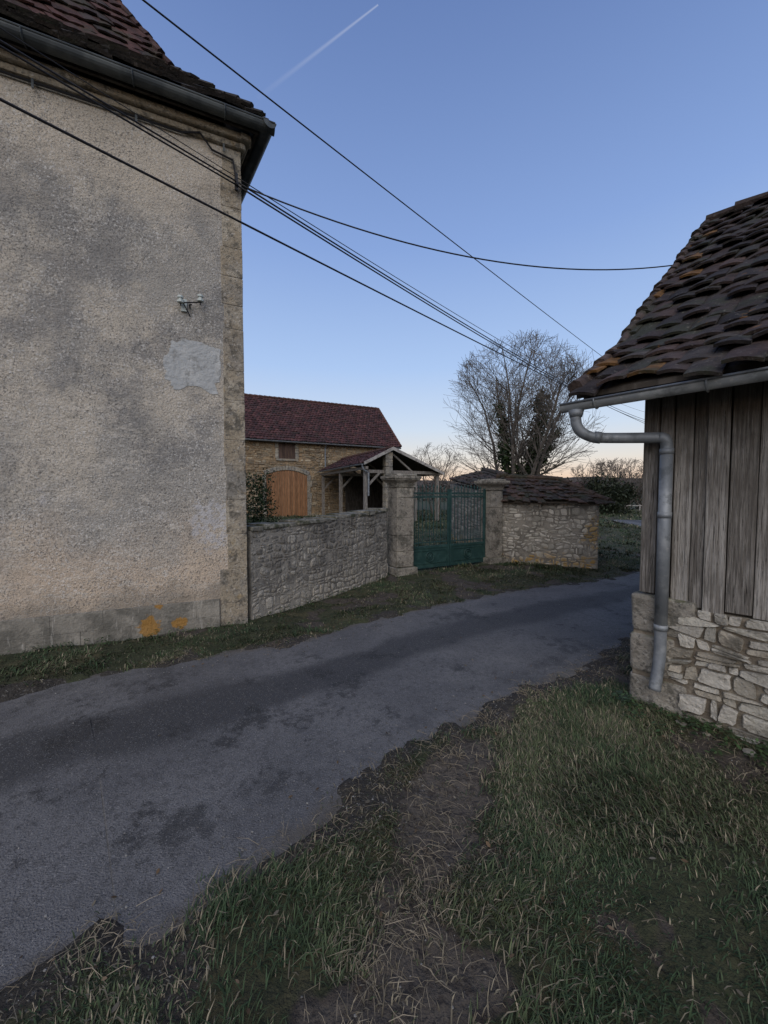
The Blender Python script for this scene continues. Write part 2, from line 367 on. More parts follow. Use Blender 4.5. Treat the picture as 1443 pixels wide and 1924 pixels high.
def tiles(mb,A,B,C,D,nu,nv,th,curve,jit,pal,m=3,over=.35,edgecol=None):
    A,B,C,D=map(V,(A,B,C,D))
    nrm=(B-A).cross(D-A).normalized()
    if nrm.z<0: nrm=-nrm
    def P(s,t): return (A*(1-s)+B*s)*(1-t)+(D*(1-s)+C*s)*t
    for j in range(nv):
        off=(j%2)*.5
        for i in range(-1,nu+1):
            s0=(i+off)/nu; s1=(i+1+off)/nu
            s0c,s1c=max(0,s0),min(1,s1)
            if s1c-s0c<.2/nu: continue
            t0=j/nv-R.uniform(0,jit*.12)/nv*3; t1=min(1.0,(j+1+over)/nv)
            g=R.uniform(.6,1.35); c=R.choice(pal); col=tuple(x*g for x in c)
            if edgecol and R.random()<.22*math.exp(-max(0,s0)*nu/1.2): col=edgecol
            lift=th*1.3+R.uniform(0,jit)*th; tw=R.uniform(-jit,jit)*th*.7
            vs=[]
            for k in range(m+1):
                x=k/m; s=s0c+(s1c-s0c)*x; pr=curve*math.sin(math.pi*x)
                vs.append(P(s,t0)+nrm*(lift+pr+tw*(x-.5)))
            for k in range(m+1):
                x=k/m; s=s0c+(s1c-s0c)*x; pr=curve*math.sin(math.pi*x)
                vs.append(P(s,t1)+nrm*(th*.15+pr*.5))
            for k in range(m+1):
                x=k/m; s=s0c+(s1c-s0c)*x; pr=curve*math.sin(math.pi*x)
                vs.append(P(s,t0)+nrm*(lift+pr-th+tw*(x-.5)))
            q=m+1; fs=[]
            for k in range(m):
                fs+=[(k,k+1,q+k+1,q+k),(k+1,k,2*q+k,2*q+k+1)]
            fs+=[(0,q,2*q),(m,2*q+m,q+m)]
            mb.add(vs,fs,col)
# ------------------------------------------------------------------ road + ground
up=[(-12,-4.2),(-9,-1.7),(-6,.65),(-3.02,2.99),(-2.53,3.35),(-1.9,3.68),(-.91,4.12),(-.14,4.80),(1.18,5.72),(2.62,6.54),(3.75,7.05),(4.9,7.6),(7.2,9.7),(9.5,12.8),(12,17.5),(14,24)]
lo=[(-10.3,-6.3),(-7.3,-3.9),(-4.2,-1.3),(-1.28,1.16),(-.9,1.3),(-.6,1.60),(-.1,2.12),(.45,2.62),(1.115,3.10),(1.9,3.60),(2.77,4.2),(4.2,5.4),(7.8,9.0),(11,11.8),(14.3,16),(16.6,23.5)]
def catmull(pts,sub):
    pts=[np.array(p,float) for p in pts]; out=[]
    for i in range(len(pts)-1):
        p0=pts[max(0,i-1)];p1=pts[i];p2=pts[i+1];p3=pts[min(len(pts)-1,i+2)]
        for k in range(sub):
            t=k/sub
            out.append(.5*((2*p1)+(-p0+p2)*t+(2*p0-5*p1+4*p2-p3)*t*t+(-p0+3*p1-3*p2+p3)*t**3))
    out.append(pts[-1]); return np.array(out)
SUB=12
U=catmull(up,SUB); Lw=catmull(lo,SUB)
polyR=np.concatenate([U,Lw[::-1]])
def seg_dist(px,py,pts,closed=False):
    d=np.full(px.shape,1e9); n=len(pts)
    for i in range(n if closed else n-1):
        a=pts[i];b=pts[(i+1)%n]; ab=b-a; l2=(ab**2).sum()+1e-12
        t=np.clip(((px-a[0])*ab[0]+(py-a[1])*ab[1])/l2,0,1)
        d=np.minimum(d,np.hypot(px-a[0]-t*ab[0],py-a[1]-t*ab[1]))
    return d
def inside(px,py,pts):
    r=np.zeros(px.shape,bool); n=len(pts)
    for i in range(n):
        a=pts[i];b=pts[(i+1)%n]
        if a[1]==b[1]: continue
        c=((a[1]>py)!=(b[1]>py))&(px<(b[0]-a[0])*(py-a[1])/(b[1]-a[1])+a[0]); r^=c
    return r
PR2=polyR[::3]
def road_sd(px,py):
    d=seg_dist(px,py,PR2,True); return np.where(inside(px,py,PR2),-d,d)
track=np.array([(2.1,3.55),(1.5,3.2),(.85,2.7),(.46,2.21),(.175,1.55),(.06,1.1),(-.05,.5),(-.2,-.6),(-.6,-2)],float)
def masks(px,py,sd):
    dt=seg_dist(px,py,track)
    nn=fbm(px*3.4,py*3.4,5,3)
    dirt=sstep(.23,.02,dt+(nn-.5)*.75)
    bare=sstep(.60,.69,fbm(px*2.3,py*2.3,4,70))*.75
    dirt=np.maximum(dirt,bare)
    low=py<px*.6+2.6
    fr=np.where(low,.34,.12)
    edge=sstep(1,0,(sd+(fbm(px*4,py*4,4,9)-.5)*.6)/fr)
    return dirt,edge
def height(px,py,sd):
    r=sstep(-.14,.07,sd+(fbm(px*6,py*6,3,21)-.5)*.26+(fbm(px*1.6,py*1.6,2,23)-.5)*.22)
    h=-.035+r*.05+r*(fbm(px*1.5,py*1.5,4,5)-.5)*.09+r*(fbm(px*9,py*9,3,8)-.5)*.03
    far=np.hypot(px,py)
    h=h+np.where(far>80,(fbm(px*.004,py*.004,3,2)-.4)*sstep(80,600,far)*12,0)
    return h
def axis(a,b,st,out,g=1.13):
    m=list(np.arange(a,b,st)); s=st;x=b;r=[]
    while x<out: r.append(x); s*=g; x+=s
    s=st;x=a;l=[]
    while x>-out: s*=g; x-=s; l.append(x)
    return np.array(l[::-1]+m+r)
gx=axis(-4.5,6,.035,4000); gy=axis(.2,9,.035,4000)
X,Y=np.meshgrid(gx,gy); px=X.ravel();py=Y.ravel()
near=(np.abs(px)<40)&(np.abs(py)<40)
sd=np.full(px.shape,50.); sd[near]=road_sd(px[near],py[near])
hz=height(px,py,sd)
coarse=((px<-4.6)|(px>6.1)|(py<.1)|(py>9.1))&(sd<.6)
hz=np.where(coarse,-.06,hz)
dirt,edge=masks(px,py,sd)
dirt=np.where(near,dirt,0);edge=np.where(near,edge,0)
nx_,ny_=len(gx),len(gy)
idx=np.arange(nx_*ny_).reshape(ny_,nx_)
F=np.stack([idx[:-1,:-1],idx[:-1,1:],idx[1:,1:],idx[1:,:-1]],-1).reshape(-1,4)
np_mesh('ground',np.stack([px,py,hz],1),F.ravel(),np.full(len(F),4),np.stack([dirt,edge,px*0],1),M['ground'],smooth=True)
nc=28; vs=[];cs=[]
for i in range(len(U)):
    for k in range(nc+1):
        t=k/nc
        o=-.04+ t*1.08; p=U[i]*(1-o)+Lw[i]*o
        mid=math.exp(-((t-.42)/.14)**2)+.45*math.exp(-((t-.88)/.07)**2)
        patchy=max(0,1-abs(t-.5)*1.3)
        eg=max(0,1-min(t,1-t)/.12)
        vs.append((p[0],p[1],0.004*math.sin(math.pi*t))); cs.append((mid,patchy,eg))
fs=[]
for i in range(len(U)-1):
    for k in range(nc):
        a=i*(nc+1)+k; fs.append((a,a+nc+1,a+nc+2,a+1))
fs=np.array(fs)
np_mesh('road',np.array(vs),fs.ravel(),np.full(len(fs),4),np.array(cs),M['asphalt'],smooth=True)
# ------------------------------------------------------------------ building footprints
HC=V((-1.68,4.72)); HA=V((-.913,-.407)).normalized(); HB=V((-.57,.82)).normalized()
HN=V((HA.y,-HA.x)); HN=HN if HN.y>0 else -HN
HS=V((HB.y,-HB.x)); HS=-HS if HS.x>0 else HS
K=V((1.965,2.945)); D=V((.667,-.745)).normalized(); BK=V((.745,.667)).normalized()
foot_house=[HC,HC+HA*9,HC+HA*9+HB*8,HC+HB*8]
foot_barn=[K-D*.06-BK*.06,K+D*4.3-BK*.06,K+D*4.3+BK*6.6,K-D*.06+BK*6.6]
gwall=[(-1.66,4.80),(-.96,5.74),(-.5,6.42),(-.18,6.95),(.06,7.42)]
# ------------------------------------------------------------------ grass
def build_grass():
    P=[]
    def zone(n,x0,x1,y0,y1,size,bl,wid,wedge=1.35,ymin=.3):
        x=NR.uniform(x0,x1,n);y=NR.uniform(y0,y1,n)
        k=np.abs(x)<y*wedge+.9; x=x[k];y=y[k]
        s=road_sd(x,y); d,e=masks(x,y,s)
        dens=(1-.90*d)*(1-.88*e)*(.22+.78*sstep(.34,.58,fbm(x*2.5,y*2.5,3,40)))
        k=(s>-.04)&(NR.rand(len(x))<dens+.03)
        for f in (foot_house,foot_barn): k&=~inside(x,y,[np.array(q) for q in f])
        x=x[k];y=y[k];s=s[k];d=d[k];e=e[k]
        P.append((x,y,s,d,e,size,bl,wid))
    zone(50000,-2.2,4.0,.25,4.2,.046,10,.0023)
    zone(26000,-5,7.5,2.8,9.5,.050,8,.0042)
    zone(16000,-6,14,8,20,.08,7,.010)
    zone(14000,-10,30,18,38,.14,6,.022)
    allv=[];allc=[];
    for (x,y,s,d,e,size,bl,wid) in P:
        n=len(x); cl=np.repeat(np.arange(n),bl); m=len(cl)
        cx=x[cl]+NR.normal(0,size*.6,m); cy=y[cl]+NR.normal(0,size*.6,m)
        sdd=s[cl]; clump=fbm(x*2.1,y*2.1,3,60)[cl]; tall=np.clip(.10+1.55*clump,.3,1.4)*(1-.5*e[cl])*(1-.3*d[cl])
        Ln=size*NR.uniform(.45,1.6,m)*tall
        wind=fbm(x*.9,y*.9,2,90)[cl]*2*np.pi*2
        az=wind+NR.normal(0,1.2,m); lean=NR.uniform(.6,1.6,m)
        dx,dy=np.cos(az),np.sin(az)
        w=wid*NR.uniform(.6,1.3,m)
        z0=height(cx,cy,sdd)-.004
        b=np.stack([cx,cy,z0],1); side=np.stack([-dy,dx,dx*0],1)*w[:,None]
        l1=lean*.6; l2=lean*1.2
        mid=b+np.stack([dx*np.sin(l1),dy*np.sin(l1),np.cos(l1)],1)*(Ln*.55)[:,None]
        tip=mid+np.stack([dx*np.sin(l2),dy*np.sin(l2),np.cos(l2)],1)*(Ln*.5)[:,None]
        v=np.stack([b-side,b+side,mid-side*.8,mid+side*.8,tip],1)
        g=fbm(x*2.3,y*2.3,3,80)[cl]
        c1=np.array([.034,.058,.024]);c2=np.array([.080,.098,.044]);c3=np.array([.23,.195,.13])
        t=np.clip((g-.35)*2.5+NR.uniform(-.3,.3,m),0,1)[:,None]
        c=c1*(1-t)+c2*t
        dry=(NR.rand(m)<(.12+.6*np.maximum(d[cl],e[cl]*.8)+.2*(g>.56)))[:,None]
        c=np.where(dry,c3*NR.uniform(.35,1.15,(m,1)),c)*NR.uniform(.6,1.35,(m,1))
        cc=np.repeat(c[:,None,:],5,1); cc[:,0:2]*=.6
        allv.append(v.reshape(-1,3)); allc.append(cc.reshape(-1,3))
    v=np.concatenate(allv);c=np.concatenate(allc); nb=len(v)//5
    base=np.arange(nb)[:,None]*5
    f=np.concatenate([base+np.array([[0,1,3,2]]),base+np.array([[2,3,4]])],1).ravel()
    lt=np.tile([4,3],nb)
    np_mesh('grass',v,f,lt,c,M['grass'])
build_grass()
def sample(n,x0,x1,y0,y1):
    x=NR.uniform(x0,x1,n);y=NR.uniform(y0,y1,n); s=road_sd(x,y); d,e=masks(x,y,s); z=height(x,y,s)
    ok=~inside(x,y,[np.array(q) for q in foot_barn])&~inside(x,y,[np.array(q) for q in foot_house])
    return [t for t,o in zip(zip(x,y,s,d,e,z),ok) if o]
mb=MB()
def stalk(x,y,z,a,Ln,h,g):
    p=V((x,y,z+.006)); q=p+V((math.cos(a)*Ln,math.sin(a)*Ln,h)); mid=(p+q)/2+V((R.uniform(-.01,.01),R.uniform(-.01,.01),R.uniform(.004,.02)))
    mb.tube([p,mid,q],[.0012,.0010,.0005],3,(.30*g,.25*g,.175*g),False)
for x,y,s,d,e,z in sample(6500,-2.2,3.2,.7,4.3):
    if s<-.10 or R.random()>max(d,e)*.9+.05: continue
    stalk(x,y,z,R.uniform(0,6.28),R.uniform(.02,.09),R.uniform(.0,.035),R.uniform(.35,1.0))
for cx,cy,n_,dr_ in ((.17,1.62,90,-1.5),(.10,1.35,70,-1.2),(.28,1.85,60,-1.7),(-.25,1.72,40,-.3),(-.05,1.25,50,-1.9),(.38,2.3,40,2.6),(-.48,1.62,30,2.9),(-1.0,1.30,35,.4),(.75,2.6,40,2.2),(.02,1.05,50,-1.4),(1.2,3.0,40,2.4)):
    for k in range(n_):
        x=cx+R.gauss(0,.07);y=cy+R.gauss(0,.07); z=float(height(np.array([x]),np.array([y]),np.array([.1]))[0])
        stalk(x,y,z,dr_+R.gauss(0,.8),R.uniform(.03,.11),R.uniform(-.005,.03),R.uniform(.35,1.0))
mb.build('dry_stalks',M['grass'])
mb=MB()
def pebble(x,y,z,r,col,fl=1):
    vs=[];n=6
    for a,zz,rr in ((0,-.4,.7),(.5,.1,1),(.2,.5,.6)):
        for k in range(n):
            an=a+2*math.pi*k/n; q=rr*R.uniform(.8,1.2)*r; vs.append((x+math.cos(an)*q,y+math.sin(an)*q*.8,z+zz*r*fl))
    fs=[(i+r_*n,(i+1)%n+r_*n,(i+1)%n+(r_+1)*n,i+(r_+1)*n) for r_ in range(2) for i in range(n)]+[tuple(range(2*n,3*n))]
    mb.add(vs,fs,col)
for x,y,s,d,e,z in sample(36000,-4,5.5,.9,8):
    if abs(x)>y*1.3: continue
    pr=.025 if s<-.3 else (.5 if s<.08 else e*.7+d*.2)
    if x> y*.5 and s<.1 and s>-.5: pr*=1.3
    if R.random()>pr: continue
    z=.004 if s<-.05 else z; g=R.uniform(.06,.28)
    pebble(x,y,z+.001,R.choice([.0015,.002,.002,.003,.003,.004,.006]) ,(g,g*.96,g*.88))
for x,y,r in ((2.05,2.62,.05),(2.13,2.5,.035),(1.93,2.72,.03),(2.25,2.32,.045)): pebble(x,y,.01,r,(.22,.205,.17),.7)
mb.build('gravel',M['pebble'])
mb=MB()
for x,y,s,d,e,z in sample(900,-2,3.4,1.0,5):
    if s<-.25 and R.random()<.96: continue
    z=.008 if s<0 else z+R.uniform(.005,.02)
    r=R.uniform(.004,.011); an=R.uniform(0,6.28); t=V((math.cos(an),math.sin(an),R.uniform(-.3,.3))); u=V((-math.sin(an),math.cos(an),R.uniform(-.4,.4)))
    c=V((x,y,z)); g=R.uniform(.35,.9); col=R.choice([(.17,.11,.06),(.17,.12,.075),(.10,.07,.045),(.22,.19,.14)])
    mb.poly([c-t*r*1.5,c-t*r*.4+u*r*.7,c+t*r*.8+u*r*.6,c+t*r*1.6,c+t*r*.8-u*r*.6,c-t*r*.4-u*r*.7],tuple(q*g for q in col))
mb.build('dead_leaves',M['pebble'])
mb=MB()
def weed(x,y,z,n,sz,pal):
    for k in range(n):
        an=R.uniform(0,6.28); rr=R.uniform(0,.07); h=R.uniform(.01,.09)
        c=V((x+math.cos(an)*rr,y+math.sin(an)*rr,z+h)); t=V((math.cos(an),math.sin(an),R.uniform(-.5,.2))).normalized(); u=V((-math.sin(an),math.cos(an),0))
        r=sz*R.uniform(.6,1.4); g=R.uniform(.5,1.4); cc=R.choice(pal)
        mb.poly([c-t*r,c+u*r*.6,c+t*r*1.2,c-u*r*.6],tuple(q*g for q in cc))
wp=[(.035,.065,.022),(.05,.085,.03),(.025,.045,.018)]
for i in range(90):
    t=R.uniform(-.1,2.2); p=K+D*t-BK*(.10+abs(R.gauss(0,.14))); weed(p.x,p.y,.0,R.randint(8,24),.014,wp)
for i in range(26):
    t=R.uniform(0,1); p=HC+HA*(t*3)-HN*(.05+abs(R.gauss(0,.05))); weed(p.x,p.y,.0,R.randint(6,14),.013,wp)
cumg=poly_len(gwall)
for i in range(26):
    x,y,nx,ny=on_path(gwall,cumg,R.uniform(0,cumg[-1])); o=R.uniform(.03,.12); weed(x+nx*o,y+ny*o,0,R.randint(6,14),.014,wp)
mb.build('weeds',M['leaf'])
# ------------------------------------------------------------------ stone house (left)
house=empty('stone_house')
DET=HB.dot(HN)
def h3(a,b,z,out=0,outs=0):
    p=HC+HA*a+HB*(b/DET)-HN*out-HS*outs; return V((p.x,p.y,z))
def hip(k):
    b=k/DET; a=k/HA.dot(HS); p=HC+HA*a+HB*b; return p
EZ=5.72
HA3=HA.to_3d(); HB3=HB.to_3d(); HN3=HN.to_3d(); HS3=HS.to_3d()
mb=MB()
mb.box(h3(0,0,-.2),HA3*9,HB3*8,(0,0,EZ+.2))
mb.build('walls',M['stucco'],house)
mb=MB(); q=hip(.12); q2=V((q.x,q.y,EZ-.1)); mb.box(q2,HA3*8.5,HB3*7.5,(0,0,.42)); mb.build('wall_plate',M['under'],house)
mb=MB(); z=.0;i=0
while z<EZ-.1:
    hh=R.uniform(.26,.50); hh=min(hh,EZ-.02-z)
    wf=R.uniform(.20,.245); ws=.28 if i%2 else .36
    if z<.36: wf=.31
    o=hip(-.006)
    mb.box((o.x,o.y,z+.001),HA3*wf,HB3*ws,(0,0,hh-.002),jit=.003)
    z+=hh;i+=1
mb.build('quoins',M['quoin'],house,bevel=.007,seg=2)
mb=MB()
for r_ in range(2):
    x=.32; first=True
    while x<9:
        w=.45 if not(first and r_) else .25
        first=False
        mb.box(h3(x+.0006,-.030,-.05+r_*.20),HA3*(w-.0012),HN3*.06,(0,0,.1990),jit=.001); x+=w
mb.build('plinth',M['plinth'],house,bevel=.002)
mb=MB()
for k,za,zh in ((-.05,EZ-.14,.07),(-.10,EZ-.07,.078)):
    o=hip(k); mb.box((o.x,o.y,za),HA3*9.1,HN3*(-k+.02),(0,0,zh)); mb.box((o.x,o.y,za+.001),HS3*(-k+.02),HB3*8.1,(0,0,zh-.002))
mb.build('cornice',M['quoin'],house,bevel=.02,seg=2)
EO=.20; e0=EZ+.16
def rf(k,z):
    p=hip(k-EO); return V((p.x,p.y,z))
k1,z1_=.81,6.76; k2,z2_=3.6,12.3
cA=rf(0,e0); cB=rf(k1,z1_); cC=rf(k2,z2_)
lA=h3(9,-EO,e0);lB=h3(9,k1-EO,z1_);lC=h3(9,k2-EO,z2_)
def sideback(k,z):
    p=hip(k-EO)+HB*(8.2-k); return V((p.x,p.y,z))
bA=sideback(0,e0);bB=sideback(k1,z1_);bC=sideback(k2,z2_)
pal=[(.062,.030,.027),(.048,.027,.025),(.076,.035,.030),(.036,.026,.024)]
pal2=[(.040,.034,.030),(.030,.026,.024),(.05,.039,.032)]
mb=MB()
tiles(mb,cA,lA,lB,cB,44,7,.03,.002,1.0,pal2,m=2)
tiles(mb,cB,lB,lC,cC,58,36,.020,.006,1.5,pal,m=2)
tiles(mb,bA,cA,cB,bB,40,7,.03,.002,1.0,pal2,m=2)
tiles(mb,bB,cB,cC,bC,44,36,.020,.006,1.5,pal,m=2)
for (p,q,cnt,rr,cc) in ((cA,cB,8,.035,(.035,.03,.027)),(cB,cC,40,.05,(.07,.034,.029))):
    for i in range(cnt):
        j_=V((R.uniform(-.02,.02),R.uniform(-.02,.02),R.uniform(-.01,.03)))
        a=p+(q-p)*(i/cnt)+j_; b=p+(q-p)*((i+1.2)/cnt)+j_
        g=R.uniform(.6,1.4); mb.tube([a+V((0,0,.035)),b+V((0,0,.015))],[rr*R.uniform(.8,1.3),rr*.8],6,tuple(x*g for x in cc))
mb.build('roof_tiles',M['tile_house'],house)
mb=MB()
for q in ((cA,lA,lB,cB),(cB,lB,lC,cC),(bA,cA,cB,bB),(bB,cB,cC,bC)):
    mb.prism([p-V((0,0,.02)) for p in q],(0,0,-.05))
mb.build('roof_deck',M['under'],house)
mb=MB()
gz=EZ+.06
gc=hip(-.235); gc3=V((gc.x,gc.y,gz))
mb.halfpipe(gc3-HA3*.075,gc3+HA3*9.3+V((0,0,.03)),.07)
mb.halfpipe(gc3-HB3*.075,gc3+HB3*8.4-V((0,0,.02)),.07)
for a in np.arange(.45,9,.85):
    p=gc3+HA3*a; x=-HN3
    pts=[p-x*.2+V((0,0,-.02))]+[p+x*math.cos(t)*-.078-V((0,0,math.sin(t)*.078)) for t in np.linspace(0,math.pi,7)]
    mb.tube(pts,.007,4)
    mb.box(p+HN3*.20-V((0,0,.28)),HA3*.02,-HN3*.006,(0,0,.24))
mb.build('gutter',M['zincdark'],house)
mb=MB()
o=hip(-.16); mb.box((o.x,o.y,EZ+.01),HA3*9.2,HN3*.03,(0,0,.15)); mb.box((o.x,o.y,EZ+.012),HS3*.03,HB3*8.2,(0,0,.146))
mb.build('fascia',M['under'],house)
mb=MB(); pts=[]; ca,cz=.52,3.06
for i in range(140):
    t=2*math.pi*i/140; rx=.29*(abs(math.cos(t))**.55)*math.copysign(1,math.cos(t)); rz=.28*(abs(math.sin(t))**.6)*math.copysign(1,math.sin(t))
    j=1+(float(fbm(math.cos(t)*2.2+7,math.sin(t)*2.2+3,6,3))-.5)*.7
    aa=max(.252,ca+rx*j) 
    pts.append(h3(aa,0,cz+rz*j,out=.005))
mb.prism(pts,HN3*.02); mb.build('cement_repair_patch',M['patch'],house)
br=empty('insulator_bracket'); mb=MB(); mc=MB(); 
b0=h3(.56,0,3.70); o_=-HN3; a_=-HA3
mb.tube([b0,b0+o_*.08,b0+o_*.09+a_*.02],.008,6); mb.tube([b0+o_*.08-a_*.10,b0+o_*.08+a_*.12+V((0,0,.05))],.007,6)
mb.tube([b0+o_*.08-a_*.06,b0+o_*.01-V((0,0,.10))],.006,6)
mc.box(b0-a_*.09-V((0,0,.06)),a_*.06,o_*.03,(0,0,.13))
for t,zz in ((-.09,-.01),(.11,.04)):
    q=b0+o_*.08+a_*t+V((0,0,zz)); mb.tube([q-V((0,0,.02)),q+V((0,0,.02))],.006,6)
    mc.tube([q+V((0,0,k)) for k in (.01,.015,.035,.04,.06,.065,.085,.095)],[.02,.036,.036,.02,.02,.032,.03,.01],10)
mb.build('iron_arm',M['cable'],br); mc.build('insulators',M['porcelain'],br,smooth=False)
# ------------------------------------------------------------------ garden wall
gw=empty('rubble_garden_wall')
z0=lambda s:0; zt=lambda s:1.14+.13*s/cumg[-1]
palg=[(.27,.25,.215),(.32,.295,.25),(.22,.205,.178),(.35,.325,.275),(.25,.228,.19)]
mb=MB(); rubble(mb,gwall,z0,zt,.075,.085,.013,.003,palg,jj=.28,split=.35,wob_=1.6,round_=.8); mb.build('stones',M['gstone'],gw,smooth=True)
mb=MB(); wallbody(mb,gwall,z0,zt,.38,0.006); mb.build('core',M['mortar'],gw)
mb=MB(); s=0
while s<cumg[-1]-.03:
    w=R.uniform(.12,.36); e=min(s+w,cumg[-1]); x,y,nx,ny=on_path(gwall,cumg,s+.002); x2,y2,_,_=on_path(gwall,cumg,e-.002)
    z=zt(s); t=V((x2-x,y2-y,0)); k=R.uniform(.005,.045)
    mb.box((x+nx*k,y+ny*k,z-.004),t,(-nx*.45,-ny*.45,0),(0,0,R.uniform(.03,.065)),jit=.012); s=e
mb.build('coping',M['coping'],gw,bevel=.014,seg=2)
# ------------------------------------------------------------------ pillars and gate
G=V((.88,.47,0)).normalized(); GN=V((G.y,-G.x,0))
def pillar(cx,cy,h,hw0=.19):
    p=empty('stone_gate_pillar'); mb=MB(); c=V((cx,cy,0))
    def blk(hw,za,zb,j=.005): mb.box(c-G*hw-GN*hw+V((0,0,za)),G*2*hw,GN*2*hw,(0,0,zb-za),jit=j)
    blk(hw0+.06,-.05,.16); 
    z=.163
    while z<h-.24:
        hh=min(R.uniform(.3,.42),h-.22-z); blk(hw0,z,z+hh-.003); z+=hh
    blk(hw0+.025,h-.218,h-.19);
    for i in range(5): 
        t=i/4; blk(hw0+.01+.085*t**1.6,h-.188+i*.026,h-.188+i*.026+.0245,.002)
    blk(hw0+.11,h-.057,h+.0)
    blk(hw0+.05,h+.002,h+.03,.01)
    mb.build('blocks',M['pillar'],p,bevel=.012,seg=2)
pillar(.33,7.72,1.95); pillar(2.46,8.90,1.90,.175)
def leaf(hp,mp,side):
    g=empty('iron_gate'); hp,mp=V(hp),V(mp); t=(mp-hp).normalized(); W=(mp-hp).length; n=V((t.y,-t.x,0))
    mb=MB()
    def bar(s0,s1,za,zb,th=.03,o=0): mb.box(hp+t*s0-n*th/2+n*o+V((0,0,za)),t*(s1-s0),n*th,(0,0,zb-za))
    zb0=.06
    bar(0,.045,zb0,1.72,.045); bar(W-.04,W,zb0,1.70,.04)
    bar(.045,W-.04,zb0,zb0+.05); bar(.045,W-.04,.47,.52); bar(.045,W-.04,.58,.60,.02); bar(.045,W-.04,1.52,1.55,.02); bar(.045,W-.04,1.60,1.63,.02)
    bar(.045,W-.04,zb0+.05,.47,.008)
    bar(.09,W-.085,zb0+.09,zb0+.105,.030); bar(.09,W-.085,.415,.43,.030); bar(.09,.105,zb0+.105,.415,.030); bar(W-.10,W-.085,zb0+.105,.415,.030)
    c=hp+t*W/2+V((0,0,.29))
    for r,rr in ((.10,.014),(.055,.012)):
        pts=[c+n*.014+t*math.cos(a)*r+V((0,0,math.sin(a)*r)) for a in np.linspace(0,2*math.pi,21)]
        mb.tube(pts,rr,6)
        pts=[q-n*.028 for q in pts]; mb.tube(pts,rr,6)
    for a in np.linspace(0,2*math.pi,9)[:-1]:
        mb.tube([c+n*.016,c+n*.016+t*math.cos(a)*.09+V((0,0,math.sin(a)*.09))],[.016,.006],5)
    nb=9
    for i in range(nb):
        s=.045+(W-.085)*(i+1)/(nb+1); top=1.68+.05*math.sin(math.pi*(i+1)/(nb+1))
        q=hp+t*s
        mb.tube([q+V((0,0,.52)),q+V((0,0,top))],.0105,6)
        mb.tube([q+V((0,0,top)),q+V((0,0,top+.02)),q+V((0,0,top+.08))],[.010,.020,.001],6)
        if i<nb:
            q2=q+t*(W-.085)/(nb+1)/2
            mb.tube([q2+V((0,0,.52)),q2+V((0,0,.80)),q2+V((0,0,.85))],[.006,.006,.001],5)
    for zz in (1.575,):
        for i in range(nb+1):
            s=.045+(W-.085)*(i+.5)/(nb+1); c2=hp+t*s+V((0,0,zz)); r=.022
            mb.tube([c2+t*math.cos(a)*r+V((0,0,math.sin(a)*r)) for a in np.linspace(0,2*math.pi,11)],.005,4)
    mb.build('leaf',M['gate'],g,bevel=.003)
H0=V((.33,7.72,0))+G*.2; H1=V((2.46,8.90,0))-G*.19
mid=(H0+H1)/2
leaf(H0,mid-G*.008,1); leaf(H1,mid+G*.008,-1)
# ------------------------------------------------------------------ walled outbuilding (right of gate)
sh=empty('tiled_outbuilding')
swall=[(2.62,9.02),(3.1,8.86),(3.8,8.56),(4.52,8.16)]
swall2=[(4.53,8.19),(4.95,9.9)]
pals=[(.43,.405,.35),(.38,.36,.31),(.49,.46,.405),(.34,.32,.275)]
zs=lambda s:1.42
mb=MB(); rubble(mb,swall,z0,zs,.085,.11,.016,.003,pals,jj=.28,wob_=1.6,round_=.8,split=.35)
rubble(mb,swall2,z0,zs,.075,.14,.02,.003,pals)
rubble(mb,[(2.3,13.5),(2.62,9.25)],z0,lambda s:1.95-.35*s/4.3,.1,.2,.02,.005,palg)
mb.build('stones',M['whitestone'],sh,smooth=True)
mb=MB(); wallbody(mb,swall,z0,zs,.25,.008); wallbody(mb,[(4.50,8.36),(4.92,9.9)],z0,zs,.22,.012); wallbody(mb,[(2.3,13.5),(2.62,9.25)],z0,lambda s:1.95-.35*s/4.3,.3,.006)
mb.build('core',M['mortar'],sh)
mb=MB(); psh=[(.070,.045,.036),(.056,.044,.036),(.045,.038,.03),(.078,.050,.038)]
F1,F2,F3=V((2.66,8.86,1.45)),V((3.25,8.66,1.44)),V((4.64,8.0,1.42)); R1,R2,R3=V((2.9,10.0,2.02)),V((3.5,9.75,1.99)),V((4.15,9.25,1.93)); B3=V((5.25,9.95,1.45))
tiles(mb,F1,F2,R2,R1,4,6,.022,.012,1.8,psh); tiles(mb,F2,F3,R3,R2,10,6,.022,.012,1.8,psh); tiles(mb,F3,B3,R3+V((.02,.03,0)),R3,11,6,.022,.012,1.8,psh)
L1,L2=V((2.30,13.6,2.12)),V((2.50,9.35,1.72)); Q1,Q2=V((3.5,13.6,2.42)),V((3.1,9.9,2.05))
tiles(mb,L1,L2,Q2,Q1,24,5,.02,.012,1.6,psh)
BB=V((4.6,13.6,1.5)); tiles(mb,B3,BB,Q1,R3,18,6,.02,.012,1.6,psh)
for a,b in ((R1,R2),(R2,R3),(F3,R3),(Q1,Q2),(Q2,R1)):
    n=max(2,int((b-a).length/.3))
    for i in range(n):
        g=R.uniform(.7,1.2); mb.tube([a+(b-a)*i/n+V((0,0,.035)),a+(b-a)*(i+1.15)/n+V((0,0,.02))],[.07,.055],7,(.08*g,.055*g,.04*g))
mb.build('roof_tiles',M['tile_shed'],sh)
mb=MB()
for q in ((F1,F2,R2,R1),(F2,F3,R3,R2),(F3,B3,R3),(L1,L2,Q2,Q1),(B3,BB,Q1,R3),(R1,R2,R3,Q2)): mb.prism([p-V((0,0,.01)) for p in q],(0,0,-.03))
mb.build('roof_deck',M['under'],sh)
